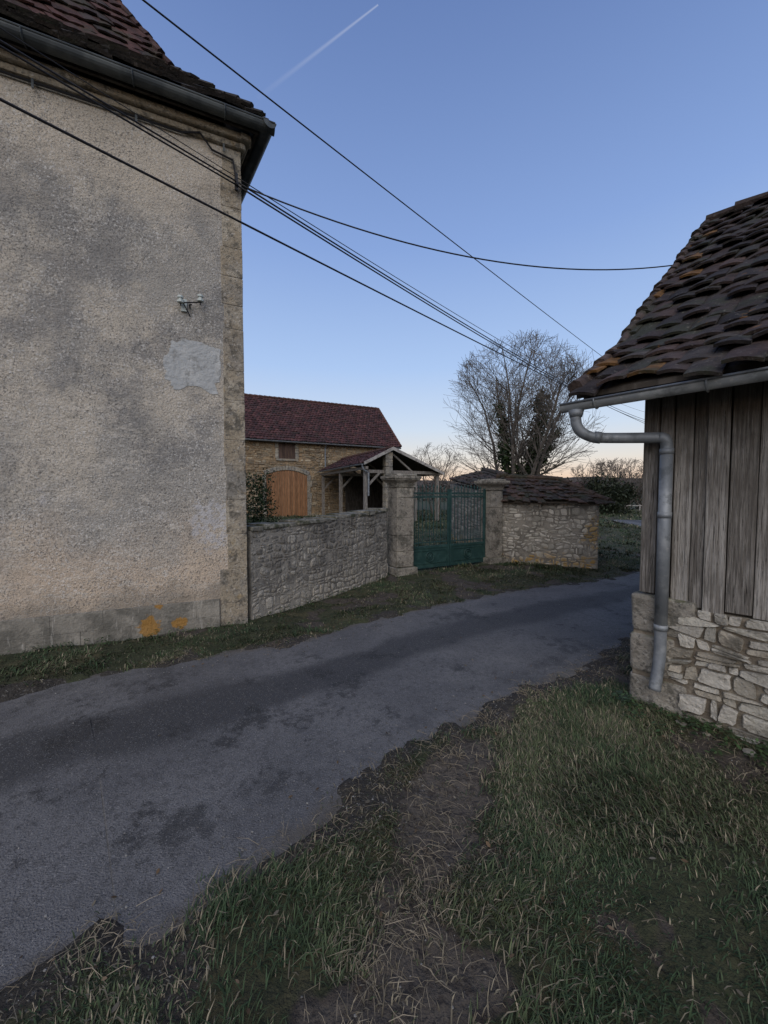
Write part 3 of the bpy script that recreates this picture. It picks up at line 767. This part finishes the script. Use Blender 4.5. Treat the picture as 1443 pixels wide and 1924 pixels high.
# ------------------------------------------------------------------ wooden barn (right)
bn=empty('timber_barn')
D3=D.to_3d();BK3=BK.to_3d()
def b3(t,s,z): p=K+D*t+BK*s; return V((p.x,p.y,z))
EV=.34
def zr(s):
    return 2.33+.60*s if s<.9 else 2.87+.757*(s-.9)
palw=[(.32,.30,.275),(.27,.25,.225),(.37,.35,.32),(.22,.205,.185),(.30,.275,.245)]
mb=MB(); t=0;i=0
while t<4.25:
    w=[.10,.085,.11,.075,.12][i] if i<5 else R.uniform(.08,.14)
    zz=.86 if t<.18 else .80+R.uniform(-.02,.012)
    off=-.022 if i==0 else (-.012 if i%3==1 else 0)
    tl=R.uniform(-.003,.003)
    mb.box(b3(t+.002,-.01+off+R.uniform(-.005,.005),zz),D3*(w-.006),BK3*.025,V((0,0,2.56-zz))+D3*tl,R.choice(palw),jit=.003); t+=w;i+=1
t=.03
while t<6.4:
    w=R.uniform(.13,.2); zt_=zr(t+EV+w/2) if t+EV<4.6 else zr(4.6)-.757*(t+EV-4.6)
    mb.box(b3(-.0+R.uniform(-.004,.004),t,.84),BK3*(w-.005),D3*.022,(0,0,zt_-.84-.05),R.choice(palw),jit=.003); t+=w
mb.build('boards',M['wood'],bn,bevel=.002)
mb=MB(); mb.box(b3(.03,.03,.02),D3*4.2,BK3*6.3,(0,0,2.3));  # solid dark box behind the boards stands in for the unlit interior
mb.box(b3(-.3,-.30,2.28),D3*4.6,BK3*.04,(0,0,.06))
for t in np.arange(-.33,4.2,.5):
    a=b3(t,-EV+.03,2.25); b=b3(t,4.2,zr(4.54)-.10); c=b3(t,.56,zr(.9)-.09)
    for p,q in ((a,c),(c,b)): mb.prism([p,q,q+V((0,0,.08)),p+V((0,0,.08))],D3*.06)
mb.build('frame_and_dark_fill',M['under'],bn)
Kb=K-D*.05-BK*.05
def kb(t,s,z): p=Kb+D*t+BK*s; return V((p.x,p.y,z))
mb=MB()
for z0_,h_,wf,ws in ((-.1,.34,.36,.35),(.245,.31,.27,.5),(.56,.28,.40,.3)):
    mb.box(kb(0,0,z0_),D3*wf,BK3*ws,(0,0,h_-.006),jit=.014)
mb.build('corner_blocks',M['pillar'],bn,bevel=.03,seg=3)
palb=[(.36,.34,.29),(.41,.385,.335),(.32,.295,.245),(.44,.415,.36),(.34,.305,.245)]
mb=MB(); pth=[tuple(kb(.24,.016,0).xy),tuple(kb(4.3,.016,0).xy)]
rubble(mb,pth,lambda s:-.08,lambda s:.80,.070,.15,.030,.004,palb,skip=lambda c,z:(c<.10 and (z<.25 or z>.56)),round_=.45,nr=14,jj=.22,split=.35,inset=.93,wob_=1.5)
pth2=[tuple(kb(.015,6.5,0).xy),tuple(kb(.015,.4,0).xy)]
rubble(mb,pth2,lambda s:-.08,lambda s:.80,.07,.2,.04,.006,palb,round_=.3)
mb.build('base_stones',M['stone'],bn,smooth=False)
mb=MB(); wallbody(mb,[tuple(kb(.02,.020,0).xy),tuple(kb(4.3,.020,0).xy)],lambda s:-.05,lambda s:.79,.3,0); 
wallbody(mb,[tuple(kb(.03,6.5,0).xy),tuple(kb(.03,.02,0).xy)],lambda s:-.05,lambda s:.79,.3,0); mb.build('base_core',M['mortardark'],bn)
t0,t1=-.37,4.3
paln=[(.044,.031,.028),(.036,.027,.025),(.055,.036,.031),(.029,.024,.023),(.046,.038,.034)]
mb=MB()
A1,B1=b3(t0,-EV,2.37),b3(t1,-EV,2.37); A2,B2=b3(t0,.9-EV,2.91),b3(t1,.9-EV,2.91); A3,B3_=b3(t0,4.54-EV,5.66),b3(t1,4.54-EV,5.66)
A4,B4=b3(t0,7.0-EV,3.8),b3(t1,7.0-EV,3.8)
OL=(.14,.072,.024)
tiles(mb,A1,B1,B2,A2,27,4,.022,.016,2.2,paln,m=5,edgecol=OL); tiles(mb,A2,B2,B3_,A3,27,17,.022,.016,2.2,paln,m=5,edgecol=OL)
tiles(mb,A4,B4,B3_,A3,24,12,.02,.02,1.2,paln,m=3)
def capline(a,b,n,r,up=.03,pl=.0):
    for i in range(n):
        g=R.uniform(.6,1.4); sh_=V((R.uniform(-.02,.02),R.uniform(-.02,.02),R.uniform(-.005,.02)))
        cc=(.06*g,.042*g,.035*g) if R.random()>pl else (.15,.075,.024)
        mb.tube([a+(b-a)*i/n+V((0,0,up))+sh_,a+(b-a)*min(1,(i+1.12)/n)+V((0,0,up*.5))],[r*R.uniform(.85,1.1),r*.8],8,cc)
capline(A1,A2,4,.055,.03,.3);capline(A2,A3,17,.055,.03,.12);capline(A3,B3_,14,.09,.02)
mb.build('roof_tiles',M['tile_near'],bn)
mb=MB()
for q in ((A1,B1,B2,A2),(A2,B2,B3_,A3),(A3,B3_,B4,A4)): mb.prism([p-V((0,0,.015)) for p in q],(0,0,-.035))
mb.build('roof_deck',M['under'],bn)
mb=MB()
gs=-EV-.075
mb.halfpipe(b3(-.44,gs,2.27),b3(4.3,gs,2.30),.055)
for t in np.arange(-.2,4.2,.62):
    p=b3(t,gs,2.273); x=-BK3
    mb.tube([p+x*math.cos(a)*.062-V((0,0,math.sin(a)*.062)) for a in np.linspace(0,math.pi,8)],.006,4)
def smooth_pts(pts,n=8):
    c=catmull([tuple(p) for p in pts],n); return [V(p) for p in c]
pp=[b3(-.34,gs,2.225),b3(-.34,gs,2.14),b3(-.32,gs+.015,2.075),b3(-.27,gs+.05,2.03),b3(-.2,gs+.1,2.012),b3(.08,-.135,2.0),b3(.135,-.115,1.995),b3(.155,-.105,1.965),b3(.158,-.1,1.90)]
mb.tube(smooth_pts(pp,6),.038,14)
mb.tube([b3(.158,-.1,1.92),b3(.158,-.1,.62)],.040,14)
mb.tube(smooth_pts([b3(.158,-.1,.66),b3(.158,-.1,.45),b3(.155,-.115,.36),b3(.145,-.155,.19)],6),.038,14)
for z in (1.90,1.45,.64): mb.tube([b3(.158,-.1,z-.02),b3(.158,-.1,z+.02)],.044,14)
mb.tube([b3(-.24,gs+.075,2.02),b3(-.2,gs+.1,2.012)],.043,14); mb.tube([b3(-.34,gs,2.17),b3(-.34,gs,2.22)],[.043,.055],14)
for z in (1.43,.66): mb.box(b3(.148,-.06,z),D3*.02,BK3*.05,(0,0,.02))
o=mb.build('gutter_and_downpipe',M['zinc'],bn,smooth=True)
# ------------------------------------------------------------------ background stone barn
bb=empty('stone_barn')
W0=V((-9.3,26,0)); WD=V((.9,.437,0)).normalized(); WB=V((-.437,.9,0)).normalized()
def w3(t,b,z): return W0+WD*t+WB*b+V((0,0,z))
T0,T1=-4,11.4
dl,dr=1.39,4.23; wl,wr,wz0,wz1=2.24,3.39,4.05,5.12
dc=(dl+dr)/2; hw=(dr-dl)/2
arch=lambda t:2.85+.38*(1-((t-dc)/hw)**2)
def skp(s,z):
    t=s+T0
    return (dl-.3<t<dr+.3 and z<arch(min(max(t,dl),dr))+.32) or (wl-.28<t<wr+.28 and wz0-.2<z<wz1+.4)
palo=[(.30,.22,.13),(.34,.265,.17),(.25,.185,.115),(.37,.305,.21),(.22,.175,.12)]
mb=MB(); rubble(mb,[tuple(w3(T0,0,0).xy),tuple(w3(T1,0,0).xy)],z0,lambda s:5.38,.15,.34,.05,.012,palo,skip=skp,nr=8,jj=.3)
mb.build('stones',M['stone'],bb)
mb=MB(); mb.box(w3(T0,0,-.1),WD*(T1-T0),WB*7.6,(0,0,5.45)); 
mb.prism([w3(T1-.02,0,5.35),w3(T1-.02,7.6,5.35),w3(T1-.02,3.8,8.85)],-WD*(T1-T0-.1))
mb.build('walls',M['ochre'],bb)
mb=MB()
npk=16; w=(dr-dl)/npk
for i in range(npk):
    t=dl+w*i; g=R.uniform(.75,1.15)
    mb.prism([w3(t+.015,-.03,0.02),w3(t+w-.015,-.03,.02),w3(t+w-.015,-.03,arch(t+w)),w3(t+.015,-.03,arch(t))],WB*.03,(.31*g,.155*g,.072*g))
mb.build('double_door',M['doorwood'],bb)
mb=MB()
npk=5;w=(wr-wl)/npk
for i in range(npk):
    g=R.uniform(.7,1.1); mb.box(w3(wl+w*i+.01,-.03,wz0),WD*(w-.02),WB*.03,(0,0,wz1-wz0),(.09*g,.055*g,.04*g))
mb.build('shutter',M['doorwood'],bb)
mb=MB()
for z in np.arange(0,2.85,.42):
    for t,s in ((dl,-1),(dr,1)):
        wd=R.uniform(.22,.36); a=t-wd if s<0 else t
        mb.box(w3(a,-.07,z),WD*wd,WB*.09,(0,0,.41),jit=.008)
na=15
for i in range(na):
    ta=dl-.1+(dr-dl+.2)*i/na; tb=dl-.1+(dr-dl+.2)*(i+.96)/na; f=lambda t:2.87+.38*(1-((t-dc)/(hw+.1))**2)
    mb.prism([w3(ta,-.08,f(ta)),w3(tb,-.08,f(tb)),w3(tb+(tb-dc)*.07,-.08,f(tb)+.3),w3(ta+(ta-dc)*.07,-.08,f(ta)+.3)],WB*.09)
mb.box(w3(wl-.25,-.08,wz1),WD*(wr-wl+.5),WB*.1,(0,0,.2)); mb.box(w3(wl-.2,-.10,wz0-.16),WD*(wr-wl+.4),WB*.12,(0,0,.15))
for z in (wz0,wz0+.37,wz0+.74):
    mb.box(w3(wl-.24,-.07,z),WD*.24,WB*.08,(0,0,.35)); mb.box(w3(wr,-.07,z),WD*.24,WB*.08,(0,0,.35))
mb.build('dressed_surrounds',M['quoin'],bb,bevel=.015)
mb=MB(); palr=[(.080,.034,.033),(.068,.031,.031),(.092,.040,.037),(.056,.030,.030)]
e=-.35
A_,B_,C_,D_=w3(T0-.2,e,5.28),w3(T1+.25,e,5.28),w3(T1+.25,3.8,9.0),w3(T0-.2,3.8,9.0); E_,F_=w3(T1+.25,7.95,5.28),w3(T0-.2,7.95,5.28)
tiles(mb,A_,B_,C_,D_,70,20,.03,.03,.8,palr,m=3); 
tiles(mb,E_,F_,D_,C_,40,12,.03,.02,.8,palr,m=2)
for i in range(44):
    a=D_+(C_-D_)*i/44; g=R.uniform(.8,1.2); mb.tube([a+V((0,0,.06)),a+(C_-D_)*1.1/44+V((0,0,.04))],[.13,.11],7,(.09*g,.045*g,.037*g))
for p,q in ((B_,C_),(C_,E_)):
    for i in range(14):
        a=p+(q-p)*i/14; mb.tube([a+V((0,0,.05)),a+(q-p)*1.1/14+V((0,0,.03))],[.1,.09],6,(.11,.045,.035))
mb.build('roof_tiles',M['tile_far'],bb)
mb=MB(); mb.prism([p-V((0,0,.03)) for p in (A_,B_,C_,D_)],(0,0,-.1)); mb.prism([p-V((0,0,.03)) for p in (E_,F_,D_,C_)],(0,0,-.1)); mb.build('roof_deck',M['under'],bb)
mb=MB(); mb.halfpipe(w3(T0,e-.08,5.22),w3(T1+.2,e-.08,5.18),.08); mb.tube([w3(5.55,e,5.12),w3(5.55,-.1,4.9),w3(5.55,-.1,3.3)],.05,8); mb.build('gutter',M['zinc'],bb)
# ------------------------------------------------------------------ open cart shed (porch)
cs=empty('open_cart_shed')
FW=V((.437,-.9,0)).normalized(); Q0=V((-.5,20.6,0))
def c3(s,l,z): return Q0+WD*s-FW*l+V((0,0,z))
LE,AP,RE=(-.6,3.22),(1.1,4.08),(4.4,2.78); LB=8.2
mb=MB()
tiles(mb,c3(LE[0],LB,LE[1]),c3(LE[0],0,LE[1]),c3(AP[0],0,AP[1]),c3(AP[0],LB,AP[1]),34,7,.03,.02,1,palr,m=2)
tiles(mb,c3(RE[0],0,RE[1]),c3(RE[0],LB,RE[1]),c3(AP[0],LB,AP[1]),c3(AP[0],0,AP[1]),34,10,.03,.02,1,palr,m=2)
for i in range(24): 
    a=c3(AP[0],LB*i/24,AP[1]); mb.tube([a+V((0,0,.05)),c3(AP[0],LB*(i+1.1)/24,AP[1]+.03)],[.1,.09],6,(.09,.045,.035))
mb.build('roof_tiles',M['tile_far'],cs)
mb=MB()
for a,b in ((LE,AP),(RE,AP)): mb.prism([c3(a[0],.02,a[1]-.02),c3(b[0],.02,b[1]-.02),c3(b[0],LB,b[1]-.02),c3(a[0],LB,a[1]-.02)],(0,0,-.06))
mb.build('roof_deck',M['under'],cs)
mb=MB()
for a,b in ((LE,AP),(RE,AP)): mb.prism([c3(a[0],-.05,a[1]-.10),c3(b[0],-.05,b[1]-.12),c3(b[0],-.05,b[1]+.06),c3(a[0],-.05,a[1]+.06)],FW*-.05)
mb.build('bargeboards',M['palewood'],cs)
mb=MB()
for l in (.3,4.2,7.9):
    mb.box(c3(-.45,l,2.72),WD*4.7,-FW*.16,(0,0,.17))
    for s in (-.45,2.6,4.1): mb.box(c3(s,l,0),WD*.17,-FW*.17,(0,0,2.72))
    mb.box(c3(1.02,l,2.89),WD*.15,-FW*.15,(0,0,1.1))
    mb.prism([c3(2.4,l,2.85),c3(2.55,l,2.85),c3(1.3,l,3.8),c3(1.15,l,3.8)],-FW*.12)
    mb.prism([c3(-.35,l,2.0),c3(-.2,l,2.0),c3(.5,l,2.72),c3(.35,l,2.72)],-FW*.1)
    mb.prism([c3(2.55,l,2.1),c3(2.7,l,2.1),c3(2.0,l,2.72),c3(1.85,l,2.72)],-FW*.1)
mb.box(c3(-.5,0,2.9),WD*.14,-FW*LB,(0,0,.15)); mb.box(c3(4.1,0,2.7),WD*.14,-FW*LB,(0,0,.1))
mb.build('timber_frame',M['beam'],cs)
mb=MB()
z=0
while z<3.5: mb.box(c3(.72,.1,z),WD*.42,-FW*.42,(0,0,.38),jit=.01); z+=.385
mb.build('stone_post',M['quoin'],cs,bevel=.02)
mb=MB(); mb.box(c3(4.0,3.5,0),WD*.25,-FW*4.7,(0,0,2.6)); mb.box(c3(1.2,7.6,0),WD*2.9,-FW*.1,(0,0,3.0)); mb.build('dark_interior',M['under'],cs)  # dark panels paint the shade inside the open shed
mb=MB(); mb.halfpipe(c3(LE[0]-.1,LB,3.17),c3(LE[0]-.1,0,3.17),.07); mb.tube([c3(-.68,.1,3.1),c3(-.6,.1,2.9),c3(-.3,.1,2.7),c3(-.3,.1,1.5)],.05,8); mb.build('gutter',M['zinc'],cs)
# ------------------------------------------------------------------ trees
def make_tree(name,base,stems,height_,width,seed,levels=3,r0=.16,kids=(9,6,5),low=.15,spread=(.10,.36),twig=.006,cb=.56,col=(1,1,1)):
    rr=random.Random(seed); mb=MB(); base=V(base)
    cz=height_*cb; hh=height_*(1-cb)
    def env(p):
        q=p-base; a=(q.z-cz)/(hh if q.z>cz else cz*.85); b=math.hypot(q.x,q.y)/(width*.5); return a*a+b*b
    def grow(p,d,Ln,r,lev):
        n=8 if lev==0 else (5 if lev==1 else 3); pts=[p];rad=[r]; dirs=[d]
        for i in range(n):
            w=.09 if lev==0 else .18
            d=(d+V((rr.gauss(0,w),rr.gauss(0,w),rr.gauss(0,w)+(.05 if lev<2 else .03)))).normalized()
            p=p+d*Ln/n
            if env(p)>1.0+rr.uniform(-.1,.12) and lev>0: break
            if lev==0 and env(p)>.85 and i>4: break
            pts.append(p);dirs.append(d);rad.append(max(twig,r*(1-.82*(i+1)/n)))
        if len(pts)<2: return
        mb.tube(pts,rad,6 if lev==0 else (4 if lev==1 else 3),col,False)
        if lev<levels:
            for k in range(kids[lev]):
                t=(low if lev==0 else .15)+(1-(low if lev==0 else .15))*(k+rr.random())/kids[lev]; x=t*(len(pts)-1); i=min(int(x),len(pts)-2)
                q=pts[i].lerp(pts[i+1],x-i); dd=dirs[i]
                ax=V((rr.gauss(0,1),rr.gauss(0,1),rr.gauss(0,.6))); ax=(ax-dd*ax.dot(dd)).normalized()
                sp=rr.uniform(.45,.95); nd=(dd*math.cos(sp)+ax*math.sin(sp)+V((0,0,.12))).normalized()
                grow(q,nd,Ln*rr.uniform(.34,.58)*(1-.3*t if lev==0 else 1),max(twig,rad[i]*.5*(1-.3*t)),lev+1)
    for i in range(stems):
        a=2*math.pi*i/stems+rr.uniform(-.3,.3); k=rr.uniform(*spread) if i else .02
        grow(base+V((math.cos(a)*.25,math.sin(a)*.25,-.1)),V((math.cos(a)*k,math.sin(a)*k,1)).normalized(),height_*rr.uniform(.85,1.0),r0*rr.uniform(.7,1.1),0)
    return mb.build(name,M['bark'])
tree=make_tree('bare_lime_tree',(11.1,32,0),8,14.3,13.0,3,3,.20,(13,8,7),.14,(.15,.55),.010)
def leafmass(name,mbl): return mbl.build(name,M['leaf'])
def add_leaves(mb,c,r,n,size,pal):
    for _ in range(n):
        d=V((R.gauss(0,1),R.gauss(0,1),R.gauss(0,1)))*r*.5; p=c+d
        a=V((R.gauss(0,1),R.gauss(0,1),R.gauss(0,1))).normalized(); b=a.cross(V((R.random(),R.random(),R.random()))).normalized()
        s=size*R.uniform(.6,1.3); g=R.uniform(.5,1.4); cc=R.choice(pal)
        mb.poly([p-a*s,p+b*s*.7,p+a*s,p-b*s*.7],tuple(x*g for x in cc))
pali=[(.024,.044,.015),(.038,.064,.020),(.015,.028,.011)]
mb=MB()
def ivy_col(p0,p1,r,n):
    p0,p1=V(p0),V(p1)
    for i in range(n):
        t=i/n; c=p0.lerp(p1,t)+V((R.gauss(0,r*.35),R.gauss(0,r*.35),0)); add_leaves(mb,c,r*(1-.45*t)*R.uniform(.35,1.3),38,.11,pali)
ivy_col((10.5,31.9,.3),(9.9,31.7,5.5),.8,55); ivy_col((9.9,31.8,5),(9.3,31.7,8.8),.5,30)
ivy_col((11.6,32,.3),(12.3,32,5.5),1.1,90); ivy_col((12.3,32,5.),(12.9,32,9.9),.75,46);ivy_col((12.2,32,3.5),(14.2,32,6.8),.55,28); ivy_col((10.3,32,1.6),(8.1,32,3.6),.45,24)
ivy_col((11,32,.0),(11.3,32,3.4),.9,34)
ivy=leafmass('ivy_foliage',mb); ivy.parent=tree
mb=MB()
for a,b in (((10.5,31.9,0),(9.3,31.7,9.2)),((11.7,32,0),(12.9,32,10.4)),((12.0,32,3),(14.2,32,7.0))): mb.tube([a,b],[.26,.06],8)
mb.build('ivy_trunks',M['bark'],tree)
make_tree('bare_fruit_tree',(4.1,30,0),4,5.6,5.6,11,3,.1,(8,6,5),.15,(.2,.6),.008)
make_tree('bare_fruit_tree',(23.5,38,0),5,5.2,7.0,12,3,.10,(8,6,5),.15,(.2,.6),.010)
make_tree('bare_fruit_tree',(27.5,41,0),4,4.8,6.0,13,3,.10,(8,5,4),.15,(.2,.6),.010)
make_tree('bare_fruit_tree',(19.8,36,0),5,4.9,5.6,14,3,.09,(8,6,5),.15,(.2,.6),.010)
mb=MB()
for i in range(280):
    a=R.uniform(0,6.28);r=R.random()**.5; c=V((17.9+math.cos(a)*r*1.9,31.5+math.sin(a)*r*1.2,R.uniform(0,3.1)*(1-.35*r)))
    add_leaves(mb,c,.6,30,.09,[(.022,.034,.018),(.032,.040,.022),(.014,.020,.012)])
leafmass('evergreen_bush',mb)
mb=MB()
for i in range(120):
    c=V((-4.95+R.gauss(0,.32),15+R.gauss(0,.3),R.uniform(0,2.35))); add_leaves(mb,c,.3,26,.045,[(.030,.055,.018),(.04,.07,.024),(.018,.034,.012)])
leafmass('ivy_bush',mb)
mb=MB()
for i in range(900):
    x=R.uniform(-60,140); y=R.uniform(75,95)+abs(x)*.1
    h=R.uniform(2.0,4.6); c=V((x,y,R.uniform(.2,h)))
    add_leaves(mb,c,1.8,16,.32,[(.05,.045,.038),(.065,.055,.045),(.035,.04,.028)])
leafmass('distant_hedgerow',mb)
mb=MB()
for i in range(260):
    x=18+R.uniform(0,24); c=V((x,38+R.uniform(-.8,.8)+x*.1,R.uniform(.1,2.3))); add_leaves(mb,c,.8,22,.10,[(.042,.042,.026),(.055,.045,.034),(.03,.034,.02)])
leafmass('field_hedge',mb)
mb=MB()
N_=90; vs=[];fs=[]
for i in range(N_+1):
    x=-900+1900*i/N_; h=14+16*float(fbm(i*.13,.5,4,6))+2*R.random()
    vs+=[(x,520,-10),(x,560,h),(x,700,h+3)]
for i in range(N_): a=i*3; fs+=[(a,a+3,a+4,a+1),(a+1,a+4,a+5,a+2)]
mb.add(vs,fs,(1,1,1)); mb.build('hills',M['hill'],smooth=False)
dh=empty('farmhouse'); mb=MB(); o=V((18.5,42,0)); a=V((5.4,-.6,0)); b=V((.4,4,0))
mb.box(o,a,b,(0,0,1.9)); mb.build('walls',M['ochre'],dh); mb=MB()
tiles(mb,o+V((-.3,-.3,1.9)),o+a+V((.3,-.3,1.9)),o+a+b*.5+V((.2,0,2.9)),o+b*.5+V((0,0,2.9)),20,8,.03,.02,1,palr,m=2)
tiles(mb,o+b+V((-.3,.3,1.9)),o+a+b+V((.3,.3,1.9)),o+a+b*.5+V((.2,0,2.9)),o+b*.5+V((0,0,2.9)),20,8,.03,.02,1,palr,m=2); mb.build('roof',M['tile_far'],dh)
fe=empty('paddock_fence'); mb=MB()
for i in range(9):
    p=V((22.0+i*1.5,35.5+i*.2,0)); mb.box(p,(.07,0,0),(0,.07,0),(0,0,.62))
mb.box((22.0,35.48,.5),(12.2,1.6,0),(0,.03,0),(0,0,.06))
mb.build('rails',M['palewood'],fe)
# ------------------------------------------------------------------ pole + cables
up_=empty('utility_pole'); mb=MB()
PX=V((17.75,25.6,0))
mb.tube([PX,PX+V((0,0,8.3))],[.15,.10],12); mb.box(PX+V((-.6,-.05,7.6)),(1.2,0,0),(0,.1,0),(0,0,.1)); mb.build('pole',M['beam'],up_)
def cable(name,pts,r,par=None):
    mb=MB(); mb.tube(pts,r,6); return mb.build(name,M['cable'],par,smooth=True)
def sag(a,b,s,n=30):
    a,b=V(a),V(b); return [a.lerp(b,i/n)-V((0,0,4*s*(i/n)*(1-i/n))) for i in range(n+1)]
lines=empty('overhead_cables')
bk=V((-1.70,4.64,5.14))
cable('cable_a',sag((17.6,25.4,7.9),(-8,-2.2,6.0),.15),.009,lines)
for i,(dz,r) in enumerate(((0,.010),(.04,.010))):
    cable('cable_b',sag(bk+V((0,-.02,dz)),(17.5,25.4,6.1+dz*3),.38),r,lines)
    cable('cable_b_in',sag(bk+V((0,-.02,dz)),(-7,-1.4,4.95+dz),.04),r*.85,lines)
cable('cable_c',sag(bk+V((0,0,.10)),(17.5,25.4,6.75),.45),.0055,lines)
cable('cable_c_in',sag(bk+V((0,0,.10)),(-7,-1.2,5.35),.04),.004,lines)
cable('cable_d',sag((17.5,25.4,5.9),(-10.0,-5.0,4.15),.18,50),.0108,lines)
cable('cable_e',sag((-1.64,4.70,5.18),(4.75,6.2,5.18),.42),.0085,lines)
mb=MB()
mb.tube([h3(.05,.0,5.14),bk,bk+V((.03,-.04,0))],.016,6); mb.tube([bk-V((0,0,.05)),bk+V((0,0,.14))],.018,6)
mb.tube([bk+V((0,0,.05)),h3(.06,0,5.3,out=.03),h3(.08,0,5.44,out=.03),h3(.30,0,5.48,out=.03),h3(.42,0,5.60,out=.06),h3(.6,0,5.56,out=.03),h3(9,0,5.56,out=.03)],.011,6)
mb.build('wall_anchor',M['cable'],lines)
# ------------------------------------------------------------------ contrail
cm=bpy.data.materials.new('ice_trail_emission'); cm.use_nodes=True; nt=cm.node_tree; n=nt.nodes; n.clear()
o=n.new('ShaderNodeOutputMaterial');mx=n.new('ShaderNodeMixShader');tr=n.new('ShaderNodeBsdfTransparent');em=n.new('ShaderNodeEmission');at=n.new('ShaderNodeAttribute'); at.attribute_name='Col'
em.inputs[0].default_value=(.70,.74,.85,1);em.inputs[1].default_value=1.0  # emission stands in for sunlight on the trail
nt.links.new(at.outputs['Fac'],mx.inputs[0]);nt.links.new(tr.outputs[0],mx.inputs[1]);nt.links.new(em.outputs[0],mx.inputs[2]);nt.links.new(mx.outputs[0],o.inputs[0])
p0,p1=V((-640,2060,2000)),V((-24,1684,2000)); vs=[];cl=[];t=(p1-p0).normalized(); sd_=t.cross(V((0,0,1)))
n_=20
for i in range(n_+1):
    f=i/n_; w=14*(1-f)+4.5
    for k,a in ((-1,0),(-.4,.7),(.0,1),(.4,.7),(1,0)):
        vs.append(p0.lerp(p1,f)+sd_*w*k); cl.append(a*(.02+.33*f**1.3))
mb=MB(); fs=[(i*5+k,i*5+k+1,(i+1)*5+k+1,(i+1)*5+k) for i in range(n_) for k in range(4)]
mb.v=[tuple(v) for v in vs]; mb.f=fs; mb.c=[(a,a,a) for a in cl]; mb.build('contrail',cm)
# ------------------------------------------------------------------ world, sun, camera
w=bpy.data.worlds.new('World'); scene.world=w; w.use_nodes=True; nt=w.node_tree; n=nt.nodes; L=nt.links
bg=n['Background']; sky=n.new('ShaderNodeTexSky'); sky.sky_type='NISHITA'; sky.sun_disc=False
SE,SR=math.radians(3),math.radians(200)
sky.sun_elevation=SE; sky.sun_rotation=SR
tc=n.new('ShaderNodeTexCoord'); sp=n.new('ShaderNodeSeparateXYZ'); L.new(tc.outputs['Generated'],sp.inputs[0])
cr=n.new('ShaderNodeValToRGB'); L.new(sp.outputs[2],cr.inputs[0])
st=[(0,(.62,.44,.36)),(.035,(.74,.55,.43)),(.085,(.66,.63,.61)),(.16,(.52,.61,.75)),(.30,(.35,.49,.76)),(.52,(.21,.325,.62)),(.78,(.112,.185,.41)),(1,(.07,.125,.32))]
e=cr.color_ramp.elements
e[0].position=st[0][0];e[0].color=(*st[0][1],1);e[1].position=1;e[1].color=(*st[-1][1],1)
for p,c in st[1:-1]:
    q=e.new(p); q.color=(*c,1)
sc=n.new('ShaderNodeVectorMath'); sc.operation='SCALE'; L.new(sky.outputs[0],sc.inputs[0]); sc.inputs['Scale'].default_value=.15
mx=n.new('ShaderNodeMix'); mx.data_type='RGBA'; mx.inputs[0].default_value=.12; L.new(cr.outputs[0],mx.inputs[6]); L.new(sc.outputs[0],mx.inputs[7])
L.new(mx.outputs[2],bg.inputs[0]); bg.inputs[1].default_value=1.26
sl=bpy.data.lights.new('fill_sun','SUN'); sl.energy=2.1; sl.angle=math.radians(60); sl.color=(1,.93,.85)  # broad fill lamp added to lift ground and walls; real sun is down
so=link(bpy.data.objects.new('fill_sun',sl)); so.rotation_euler=(math.radians(52),0,math.radians(-8))
cam=bpy.data.cameras.new('camera'); co=link(bpy.data.objects.new('camera',cam)); cam.sensor_fit='VERTICAL'; cam.sensor_height=24; cam.lens=730/1924*24
cam.clip_start=.05; cam.clip_end=8000
co.location=(0,0,1.6); co.rotation_euler=(math.radians(90-2.67),0,0)
scene.camera=co
